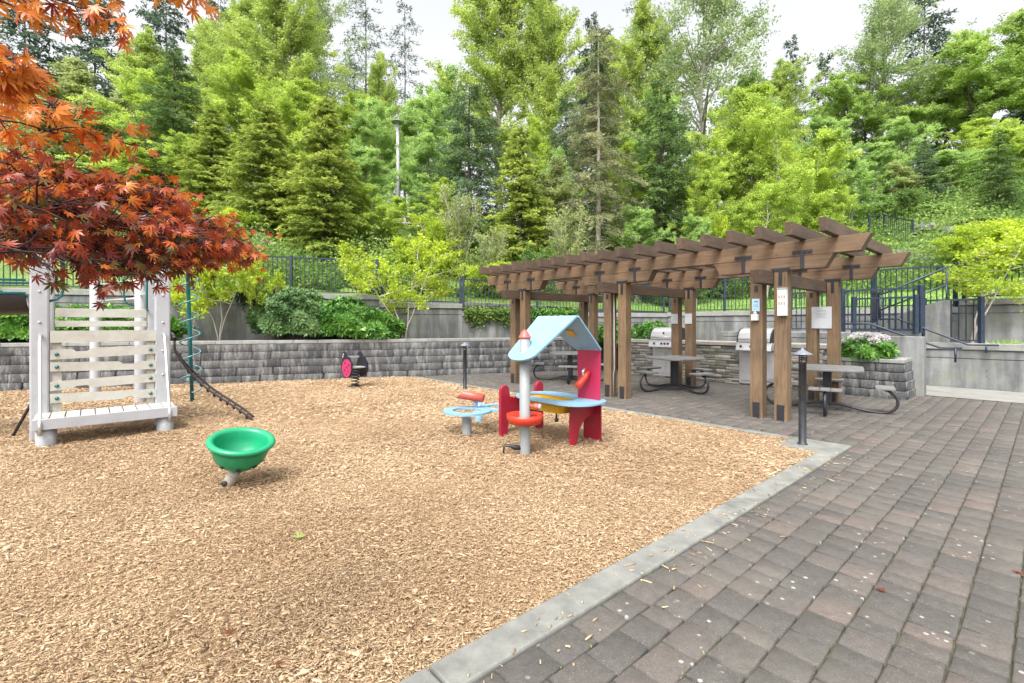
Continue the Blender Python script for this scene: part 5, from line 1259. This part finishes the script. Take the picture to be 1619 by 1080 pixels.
# undergrowth on the slope (countless low leaves)
def undergrowth():
    n = 230000; y = 15+27*rng.random(n)**1.5; x = rng.uniform(-1.15, 1.15, n)*y
    rx, ry = x-Jp.x, y-Jp.y; dL = rx*NL.x+ry*NL.y; dR = rx*NR.x+ry*NR.y; tL = -(rx*WT.x+ry*WT.y); tR = -(rx*U.x+ry*U.y)
    d = np.where(tL > 0, dL, np.where(tR > 0, dR, np.hypot(rx, ry)))
    pat = np.sin(x*.9+.7*np.sin(y*.8))*np.cos(y*.75+x*.3)
    ok = (d > .5) & ~((d < 4.6) & (x/y > .12)) & (pat > -.8); x = x[ok]; y = y[ok]; pat = pat[ok]; n = len(x)
    h = hill_arr(x, y)+np.abs(rng.normal(0, .30, n))*(1+pat); c = np.stack([x, y, h], 1)
    dd = norm(rng.normal(0, 1, (n, 3))+np.array([0, 0, .5])); v = leaf_quads(c, dd, .15*rng.uniform(.5, 1.3, n), .08*rng.uniform(.6, 1.3, n), rng)
    o = cards('undergrowth', v, np.clip(.5+.3*pat+rng.normal(0, .2, n), 0, 1), M['lf_shrub'], None); tag(o, 'low green ground cover on the hillside', 'ground cover', kind='stuff')
undergrowth()
def lawn_grass():
    n = 60000; d = rng.uniform(.15, 6, n); s = rng.uniform(-3, 15, n); u = uJ-s; x = u*U.x+(vJ+d)*V.x; y = u*U.y+(vJ+d)*V.y
    c = np.stack([x, y, hill_arr(x, y)-.01], 1); dd = norm(rng.normal(0, .35, (n, 3))+np.array([0, 0, 1])); v = leaf_quads(c, dd, .09*rng.uniform(.5, 1.3, n), .02*rng.uniform(.6, 1.3, n), rng)
    o = cards('lawn_grass', v, rng.random(n), M['lf_green'], None); tag(o, 'bright mown grass above the walls', 'grass', kind='stuff')
lawn_grass()

# ---------------------------------------------------------------- rosette shrubs (rhododendron, laurel)
def rosettes(seed, rx, ry, rz, n_ros, L, Wd, k=9, fill=.35, up=.35, base=.0):
    r_ = np.random.default_rng(seed)
    d = norm(r_.normal(0, 1, (n_ros, 3))); d[:, 2] = np.abs(d[:, 2])*.95-.25; d = norm(d)
    lump = 1+.16*np.sin(d[:, 0]*5+seed)*np.cos(d[:, 1]*6)+.10*np.sin(d[:, 2]*9+d[:, 0]*7)
    rad = np.where(r_.random(n_ros) < fill, r_.uniform(.45, .9, n_ros), r_.uniform(.9, 1.06, n_ros))*lump
    c = d*rad[:, None]*np.array([rx, ry, rz])+np.array([0, 0, rz*.55+base]); c[:, 2] = np.maximum(c[:, 2], .04)
    ax = norm(d*np.array([1, 1, .8])+np.array([0, 0, up])+r_.normal(0, .25, (n_ros, 3)))
    it = np.repeat(np.arange(n_ros), k); n = len(it); a = norm(np.cross(ax, norm(r_.normal(0, 1, (n_ros, 3))))); b = np.cross(ax, a)
    q = np.tile(np.arange(k)*2.4, n_ros)+r_.uniform(0, 6.28, n_ros)[it]; op = r_.uniform(.35, 1.15, n)
    dd = norm(ax[it]*(.95-op*.55)[:, None]+(a[it]*np.cos(q)[:, None]+b[it]*np.sin(q)[:, None])*op[:, None])
    Lf = L*r_.uniform(.7, 1.2, n); W = Wd*r_.uniform(.8, 1.2, n); side = norm(np.cross(dd, ax[it])); upv = np.cross(side, dd)
    c0 = c[it]; Lc = Lf[:, None]; Wc = W[:, None]
    v = np.stack([c0, c0+dd*Lc*.5+side*Wc*.5+upv*Wc*.12, c0+dd*Lc-upv*Lc*.10, c0+dd*Lc*.5-side*Wc*.5+upv*Wc*.12], 1)
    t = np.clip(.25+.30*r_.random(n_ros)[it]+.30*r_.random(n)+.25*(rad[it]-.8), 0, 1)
    return v, t, c, ax
def ros_shrub(name, label, loc, seed, dims, n_ros, L, Wd, m_, rz=0.0, **kw):
    r = thing(name, label, 'shrub', loc, rz); v, t, c, ax = rosettes(seed, *dims, n_ros, L, Wd, **kw); cards('foliage', v, t, M[m_], r)
    mb = MB(); r_ = random.Random(seed)
    for k in range(9):
        q = k*.7; mb.tube([(.05*math.cos(q), .05*math.sin(q), -.02), (.3*dims[0]*math.cos(q), .3*dims[1]*math.sin(q), dims[2]*.45), (.62*dims[0]*math.cos(q), .62*dims[1]*math.sin(q), dims[2]*.95)], [.022,.014,.006], 5, caps=False)
    mb.build('stem', M['bark_grey'], r); return r, c, ax
def onstrip(px, off=.75, z=1.0):
    k = (px-CX)/F; a = W0+WN*off; t = (k*a.y-a.x)/(WT.x-k*WT.y); return WL(t, off, z)
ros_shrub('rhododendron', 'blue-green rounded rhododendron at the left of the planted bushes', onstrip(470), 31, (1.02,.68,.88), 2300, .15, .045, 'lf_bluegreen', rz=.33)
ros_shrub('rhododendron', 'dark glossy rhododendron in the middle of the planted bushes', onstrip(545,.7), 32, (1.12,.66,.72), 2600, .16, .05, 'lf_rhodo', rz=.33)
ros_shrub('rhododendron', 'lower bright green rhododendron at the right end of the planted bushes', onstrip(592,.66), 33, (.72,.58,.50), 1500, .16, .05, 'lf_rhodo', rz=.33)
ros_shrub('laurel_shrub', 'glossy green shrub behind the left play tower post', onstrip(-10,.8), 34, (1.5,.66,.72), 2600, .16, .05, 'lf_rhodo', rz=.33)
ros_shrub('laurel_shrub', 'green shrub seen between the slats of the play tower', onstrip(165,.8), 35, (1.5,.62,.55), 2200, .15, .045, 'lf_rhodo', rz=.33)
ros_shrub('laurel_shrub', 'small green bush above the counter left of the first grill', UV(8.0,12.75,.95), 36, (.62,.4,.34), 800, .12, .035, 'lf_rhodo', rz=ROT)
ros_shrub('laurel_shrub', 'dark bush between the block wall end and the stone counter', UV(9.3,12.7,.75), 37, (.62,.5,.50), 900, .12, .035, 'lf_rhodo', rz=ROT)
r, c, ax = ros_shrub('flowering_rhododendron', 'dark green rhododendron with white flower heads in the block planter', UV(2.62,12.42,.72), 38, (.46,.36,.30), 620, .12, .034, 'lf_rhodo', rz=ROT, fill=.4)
M['petal_white'] = leaf('petal_white', [(0, C(.62,.55,.58)), (1, C(.86,.84,.85))], .3, .6)
pick = np.array([(.26,-.12,.47),(.14,-.20,.50),(.32,.05,.47),(.05,-.05,.52),(-.08,-.18,.44),(-.20,-.10,.45),(-.30,-.20,.38),(-.38,0,.38),(.20,-.27,.42),(-.12,.1,.5),(.18,.12,.5)])
for p in pick:
    n = 120; d = norm(rng.normal(0, 1, (n, 3))+np.array([0, 0, .35])); cc = p+d*.062*np.array([1.2, 1.2, .85]); v = leaf_quads(cc, norm(d+rng.normal(0, .4, (n, 3))), rng.uniform(.035, .05, n), rng.uniform(.035, .05, n), rng)
    cards('flower_head', v, rng.random(n), M['petal_white'], r)

# trailing cover over the wall edge
def trailing(name, label, t0, t1, drop, ztop, m_, n, seed, off=OFF):
    r_ = np.random.default_rng(seed); t = r_.uniform(t0, t1, n); hang = np.abs(r_.normal(0, .42, n))*drop*(.55+.45*np.sin(t*3.1+seed)**2)
    inn = r_.uniform(-.05, .55, n); o = np.where(r_.random(n) < .6, -.04-r_.random(n)*.10, inn); z = np.where(o < 0, ztop+.06-hang, ztop+.03+r_.random(n)*.16)
    c = np.stack([W0.x+WT.x*t+WN.x*(off+o), W0.y+WT.y*t+WN.y*(off+o), z], 1); d = norm(r_.normal(0, .6, (n, 3))+np.array([0, -.2, -.5]))
    v = leaf_quads(c, d, .09*r_.uniform(.6, 1.3, n), .045*r_.uniform(.7, 1.3, n), r_); ob = cards(name, v, r_.random(n), M[m_], None); tag(ob, label, 'creeper')
trailing('creeper', 'olive creeper hanging over the concrete wall left of the far pergola posts', .98, 2.6, .55, 1.90, 'lf_shrub', 4500, 41)
trailing('creeper', 'dark creeper spilling over the concrete wall behind the far pergola posts', 2.8, 5.2, .38, 1.90, 'lf_rhodo', 4500, 42)
trailing('creeper', 'brownish creeper over the tall wall beside the blue-green rhododendron', -5.6, -4.4, .50, 2.39, 'lf_dark', 2600, 43)

# young maples in the strip
proto('ymaple', 'l', 'lf_yellow', 'bark_pale', seed=51, H=2.7, spread=1.15, nbr=40, ns=7, leaves=6800, ls=.085, base=.34, sig=.06, stems=4, lean=.52, asc=.12, wood=.015, taper=.1)
proto('ymaple2', 'l', 'lf_yellow', 'bark_pale', seed=53, H=2.2, spread=.90, nbr=28, ns=6, leaves=3600, ls=.085, base=.42, sig=.06, stems=3, lean=.36, asc=.20, wood=.014)
proto('magnolia', 'l', 'lf_yellow', 'bark_pale', seed=57, H=2.4, spread=1.25, nbr=34, ns=6, leaves=3800, ls=.085, base=.46, sig=.07, stems=3, lean=.16, asc=.15, wood=.019, skew=(.34, -.10))
def strip_tree(key, px, top, wd, label, off=.55, rz=0.0):
    p = onstrip(px, off); r = tree(key, px, p.y, top, wd, label, 'maple_tree', gz=.98, xy=(p.x, p.y), rz=rz); return r
strip_tree('ymaple', 640, 375, 1.0, 'yellow-green young maple with forked pale stems beside the rhododendrons', .5, .4)
strip_tree('ymaple2', 347, 395, .95, 'thin yellow-green maple just right of the teal spiral climber', .6, 1.0)
strip_tree('ymaple2', 300, 400, .85, 'thin leaning maple behind the teal spiral climber', .7, 2.4)
strip_tree('ymaple2', 420, 420, .55, 'wispy maple sapling at the left edge of the rhododendrons', .9, 4.0)
p = UV(1.30, 15.85, .98)
r = tree('magnolia', 0, p.y, 372, 1.0, 'leaning multi-stemmed small tree with pink blossom between the two right concrete walls', 'magnolia_tree', gz=.98, xy=(p.x, p.y), rz=0.0)
M['petal_pink'] = leaf('petal_pink', [(0, C(.52,.14,.17)), (1, C(.80,.50,.50))], .3, .6)
for k in range(3):
    n = 60; q = Vector(((.9, -.5, 1.32), (.55, .2, 2.0), (1.05, .1, 1.85))[k]); d = norm(rng.normal(0, 1, (n, 3))); v = leaf_quads(np.array(q[:])+d*.035, norm(d+np.array([0,0,.6])), rng.uniform(.05, .08, n), rng.uniform(.03, .05, n), rng)
    cards('blossom', v, rng.random(n), M['petal_pink'], r)
tf = thing('grass_tuft', 'small tuft of grass at the foot of the leaning small tree', 'grass tuft', UV(.62,15.6,.98))
n = 500; c = np.stack([rng.normal(0, .16, n), rng.normal(0, .10, n), 0*rng.random(n)], 1); v = leaf_quads(c, norm(rng.normal(0, .45, (n, 3))+np.array([0,0,1])), rng.uniform(.1,.2,n), np.full(n,.012), rng); cards('blades', v, rng.random(n), M['lf_green'], tf)

# ---------------------------------------------------------------- hillside furniture
def onhill(px, Y): x = Y*(px-CX)/F; return Vector((x, Y, hill_h(x, Y)))
b = onhill(630, 26); h_ = at(627, 192, 26).z-b.z
lp = thing('lamp_post', 'tall pale grey lamp post with a flat disc head on the hillside', 'lamp post', b)
mb = MB(); mb.tube([(0,0,-.3),(-.02,0,h_*.5),(-.05,0,h_-.15)], [.10,.09,.075], 14); mb.build('pole', M['lamp_white'] if 'lamp_white' in M else M['white_steel'], lp)
mb = MB(); mb.lathe([(.06,-.20),(.07,-.08),(.2,-.03),(.34,-.06),(.35,-.03),(.22,.03),(.08,.06),(0,.06)], (-.05,0,h_), 24); mb.build('lamp_head', M['grey_steel'], lp)
fr = thing('log_rail_fence', 'weathered grey log rail fence by the lamp post', 'fence', onhill(640, 24.5))
z = at(0,350,24.5).z-hill_h(*onhill(640,24.5)[:2]); 
mb = MB(); mb.tube([(0,0,-.3),(0,0,z+.25)], .085, 8); mb.build('post', M['bark_pale'], fr)
for (dz, a, e) in ((.02,-2.2,1.0),(-.12,-.9,1.2),(.35,-1.3,.5)):
    mb = MB(); mb.tube([(a,.15,z+dz+.05),(e,-.1,z+dz-.2)], .055, 8); mb.build('rail', M['bark_pale'], fr)
fr = thing('log_rail_fence', 'weathered log rail fence high on the right slope', 'fence', onhill(1500, 27)); 
for x in (-.9, .6): 
    mb = MB(); mb.tube([(x,0,-.2),(x,0,1.1+x*.15)], .06, 8); mb.build('post', M['bark_pale'], fr)
for dz in (.5, .95):
    mb = MB(); mb.tube([(-1.0,-.06,dz-.15),(.8,-.06,dz+.12)], .05, 8); mb.build('rail', M['bark_pale'], fr)
a, b_, c_ = onhill(1374, 24.5), onhill(1398, 24.0), onhill(1443, 22.0)
for q, py in ((a, 392), (b_, 388), (c_, 385)): q.z = max(q.z, at(0, py, q.y).z)
railing('metal_railing', 'small dark green railing high on the slope above the pergola end', [a, b_, c_], 1.05, bay=1.6, gap=.16)
mb = MB(); r_ = random.Random(5)
for i, (px, Y) in enumerate(((1430, 20.5), (1445, 19.5), (1415, 21), (1462, 18.6), (1500, 21.5), (1465, 22.5), (425, 18.5), (405, 19.2))):
    p = onhill(px, Y); rk = MB(); s = r_.uniform(.35, .6); vs = []
    for k in range(6):
        for j in range(9):
            th = math.pi*k/5; ph = 2*math.pi*j/9; q = 1+r_.uniform(-.2,.2); vs.append((s*q*math.sin(th)*math.cos(ph), s*q*.8*math.sin(th)*math.sin(ph), s*.55*q*math.cos(th)))
    rk.add(vs, [(k*9+j, k*9+(j+1) % 9, (k+1)*9+(j+1) % 9, (k+1)*9+j) for k in range(5) for j in range(9)]); o = rk.build('boulder', M['conc'], loc=(p.x, p.y, p.z+.1))
    tag(o, ['pale boulder lowest in the bank above the pergola end','pale boulder in the bank beside the upper fence','pale boulder under the small upper railing','pale boulder near the golden shrub','pale boulder right of the round green shrub','pale boulder below the log rail','pale boulder left of the left pointed cedar','pale boulder beside the tip of the red maple spray'][i], 'boulder', 'boulders on the bank')

# ---------------------------------------------------------------- red Japanese maple close to the camera
M['lf_red'] = leaf('lf_red', [(0, C(.15,.115,.02)), (.2, C(.20,.075,.025)), (.38, C(.24,.045,.045)), (.58, C(.44,.075,.028)), (.8, C(.72,.13,.018)), (1, C(.80,.28,.04))], .45, .36, .5)
M['twig_red'] = simple('twig_red', C(.05,.022,.022), .6, .3)
def leaf_shape():
    """seven pointed lobes fanned round the stalk joint; unit length 1"""
    lob = [(0,1.0,.105),(34,.92,.10),(-34,.92,.10),(68,.72,.088),(-68,.72,.088),(108,.42,.065),(-108,.42,.065)]
    V_ = []; F_ = []
    for (a, L, w_) in lob:
        q = R(a); d = np.array([math.sin(q), math.cos(q)]); s = np.array([d[1], -d[0]]); o = len(V_)
        for (l, ww) in ((.0,.04),(.28,w_*.72),(.55,w_)): V_ += [d*L*l-s*ww, d*L*l+s*ww]
        V_ += [d*L*.80-s*w_*.45, d*L*.80+s*w_*.45, d*L]
        F_ += [(o,o+1,o+3,o+2),(o+2,o+3,o+5,o+4),(o+4,o+5,o+7,o+6),(o+6,o+7,o+8,o+8)]
    return np.array(V_), F_
def red_maple():
    r = thing('japanese_maple', 'red and orange Japanese maple reaching into the view from the upper left', 'maple tree', (-2.75, .75, 0))
    o0 = np.array([-2.75, .75, 0.0]); r_ = np.random.default_rng(77); random.seed(77)
    LV, LF = leaf_shape(); nv = len(LV)
    def P3(px, py, Y): return np.array(at(px, py, Y)[:])
    tw = MB(); leaves = []                       # leaf: base, direction, normal, size, tint
    fork = P3(-330, 330, 1.25)
    limbs = [  # main boughs as chains of photo positions with distance
        ([(-330,320,1.2),(-150,290,1.3),(0,276,1.45),(120,296,1.6),(240,326,1.75),(330,360,1.9),(385,385,2.0)], .010),
        ([(-330,320,1.2),(-160,315,1.25),(0,318,1.3),(130,340,1.45),(250,368,1.6),(345,392,1.8)], .009),
        ([(-330,330,1.2),(-120,360,1.3),(20,366,1.35),(120,384,1.5),(235,402,1.6),(300,400,1.75)], .008),
        ([(-330,330,1.2),(-140,385,1.2),(0,388,1.25),(70,398,1.35),(150,408,1.45),(200,414,1.5)], .006),
        ([(-330,300,1.2),(-160,250,1.4),(0,258,1.5),(90,276,1.6),(190,292,1.7),(280,312,1.9)], .006),
        ([(-330,260,1.2),(-120,150,1.3),(20,158,1.4),(70,162,1.5),(110,172,1.6)], .004),
        ([(-330,260,1.2),(-100,180,1.3),(60,205,1.45),(140,212,1.55),(215,228,1.6)], .004),
        ([(-330,250,1.2),(-160,-20,1.3),(0,-70,1.4),(160,-50,1.5),(250,-30,1.6),(330,-5,1.7)], .006),
        ([(-330,250,1.2),(-120,20,1.3),(0,-5,1.35),(90,2,1.45),(170,25,1.5)], .004),
        ([(-330,250,1.2),(-120,60,1.2),(-40,85,1.25),(22,120,1.3)], .004)]
    dens = [185, 150, 110, 55, 95, 11, 14, 30, 26, 24]
    tone = [.62, .42, .24, .34, .64, .90, .92, .84, .90, .90]; vert = [22, 26, 26, 20, 16, 6, 8, 20, 20, 16]
    for (ch, rad), nl, tn, vr in zip(limbs, dens, tone, vert):
        C_ = [P3(*c) for c in ch]; Q = []
        for i in range(len(C_)-1):
            p0, a, b_, p3 = C_[max(i-1,0)], C_[i], C_[i+1], C_[min(i+2,len(C_)-1)]
            for s in range(5): u = s/5; Q.append(.5*((2*a)+(b_-p0)*u+(2*p0-5*a+4*b_-p3)*u*u+(3*a-p0-3*b_+p3)*u**3))
        Q.append(C_[-1]); Q = [q+r_.normal(0, .006, 3) for q in Q]
        tw.tube([Vector(q-o0) for q in Q], [max(.0022, rad*(1-.85*i/len(Q))) for i in range(len(Q))], 6, caps=False)
        # side twigs carrying leaves
        nt_ = int(nl*1.25)
        for k in range(nt_):
            f = r_.uniform(.22, 1.0)**.9; i = min(int(f*(len(Q)-1)), len(Q)-2); p = Q[i]; along = norm(Q[i+1]-Q[i]); 
            L = (r_.uniform(.05, .17) if vr > 14 and tn < .8 else r_.uniform(.02, .08))*(1.15-f*.5); d = norm(along*.8+r_.normal(0, .55, 3)*np.array([1,1,.45])+np.array([0,0,-.05]))
            e = p+d*L+np.array([0,0,r_.normal(0, vr/754*1.4*.35)]); m_ = (p+e)/2+r_.normal(0, .012, 3)
            tw.tube([Vector(p-o0), Vector(m_-o0), Vector(e-o0)], [.0030,.0022,.0014], 4, caps=False)
            for j in range(r_.integers(2, 5)):
                b0 = e+r_.normal(0, .018, 3) if j else e; pet = norm(d*.7+r_.normal(0, .6, 3)+np.array([0,0,-.25])); b1 = b0+pet*r_.uniform(.015, .045)
                tw.tube([Vector(b0-o0), Vector(b1-o0)], [.0009,.0007], 3, caps=False)
                tip = norm(pet*.5+r_.normal(0, .38, 3)*np.array([1,1,.5])+np.array([.14,0,-.48])); nn = norm(np.cross(tip, norm(r_.normal(0, 1, 3)))+np.array([0,-.05,.65]))
                leaves.append((b1, tip, nn, (r_.uniform(.022, .041) if tn < .8 else r_.uniform(.034, .056)), np.clip(r_.normal(tn+.13, .26), 0, 1)))
    B0 = np.array([l[0] for l in leaves]); D = norm(np.array([l[1] for l in leaves])); Nn = np.array([l[2] for l in leaves]); Sz = np.array([l[3] for l in leaves]); T = np.array([l[4] for l in leaves])
    X = norm(np.cross(D, Nn)); Nn = np.cross(X, D); n = len(leaves)
    curl = r_.uniform(.3, 1.25, n); cup = r_.uniform(-.5, 1.1, n)
    lx = LV[:, 0][None]; ly = LV[:, 1][None]; rr = lx**2+ly**2
    zz = -curl[:, None]*ly*np.abs(ly)*.45-cup[:, None]*lx**2*.6
    v = B0[:, None]+(X[:, None]*lx[..., None]+D[:, None]*ly[..., None]+Nn[:, None]*zz[..., None])*Sz[:, None, None]-o0
    nf = len(LF); fq = np.array([f for f in LF if f[2] != f[3]]); ft = np.array([f[:3] for f in LF if f[2] == f[3]])
    # one mesh: write triangles as two halves of each quad
    tri = np.concatenate([fq[:, [0,1,2]], fq[:, [0,2,3]], ft]); faces = (tri[None]+nv*np.arange(n)[:, None, None]).reshape(-1, 3)
    ob = np_mesh('crown', v.reshape(-1, 3), faces, M['lf_red'], r, np.repeat(T, len(tri)), smooth=True)
    tw.build('branch', M['twig_red'], r)
    mb = MB(); fk = Vector(fork-o0); mb.tube([(0,0,-.1),(.03,.02,.5),(-.02,.05,1.0),(fk.x*.5,fk.y*.5,1.5),fk], [.07,.055,.05,.035,.018], 10)
    mb.build('trunk', M['bark_dark'], r)
red_maple()
# fallen leaves
def fallen(px, py, z, m_, tint, s, label, cat='leaf'):
    LV, LF = leaf_shape(); p = G(px, py, z); q = random.uniform(0, 6.28); vs = []
    for (x, y) in LV: rr = x*x+y*y; vs.append((s*(x*math.cos(q)-y*math.sin(q)), s*(x*math.sin(q)+y*math.cos(q)), .004+s*.30*rr*abs(math.sin(3*x+2*y))))
    mb = MB(); mb.add(vs, [f[:3] if f[2] == f[3] else f for f in LF]); o = mb.build('fallen_leaf', m_, loc=p); a = o.data.attributes.new('tint', 'FLOAT', 'FACE'); a.data.foreach_set('value', [tint]*len(o.data.polygons)); tag(o, label, cat)
fallen(1391, 934, .003, M['lf_red'], .3, .045, 'curled dark maroon maple leaf lying on the pavers')
fallen(1612, 905, .003, M['lf_red'], .5, .05, 'pinkish red maple leaf on the pavers at the right edge')
fallen(366, 1000, .02, M['lf_red'], .25, .045, 'dark purple maple leaf on the wood chips, nearer the middle')
fallen(437, 1050, .02, M['lf_red'], .3, .03, 'small dark maple leaf on the wood chips at the bottom edge')
fallen(474, 850, .03, M['lf_shrub'], .95, .075, 'pale green leaf sprig lying on the wood chips')
# weeds in the joints
def weeds():
    n = 1500; line = rng.choice([1.60, 1.414, 1.042, .67, .11, -.07, -.26], n, p=[.42,.12,.12,.1,.08,.08,.08]); v_ = rng.uniform(.3, 7, n); k = (np.sin(v_*3.1+line*20) > .35); line = line[k]; v_ = v_[k]; n = len(v_)
    x = line*U.x+v_*V.x; y = line*U.y+v_*V.y; c = np.stack([x, y, 0*x-.008], 1)+rng.normal(0, .003, (n, 3))*np.array([1,1,0])
    v = leaf_quads(c, norm(rng.normal(0, .8, (n, 3))+np.array([0,0,.8])), .018*rng.uniform(.4, 1.2, n), .006*rng.uniform(.6, 1.2, n), rng); o = cards('joint_moss', v, rng.random(n), M['lf_shrub'], None); tag(o, 'moss and tiny weeds in the paver joints', 'moss', kind='stuff')
weeds()
print('objects', len(bpy.data.objects), 'polys', sum(len(m.polygons) for m in bpy.data.meshes))
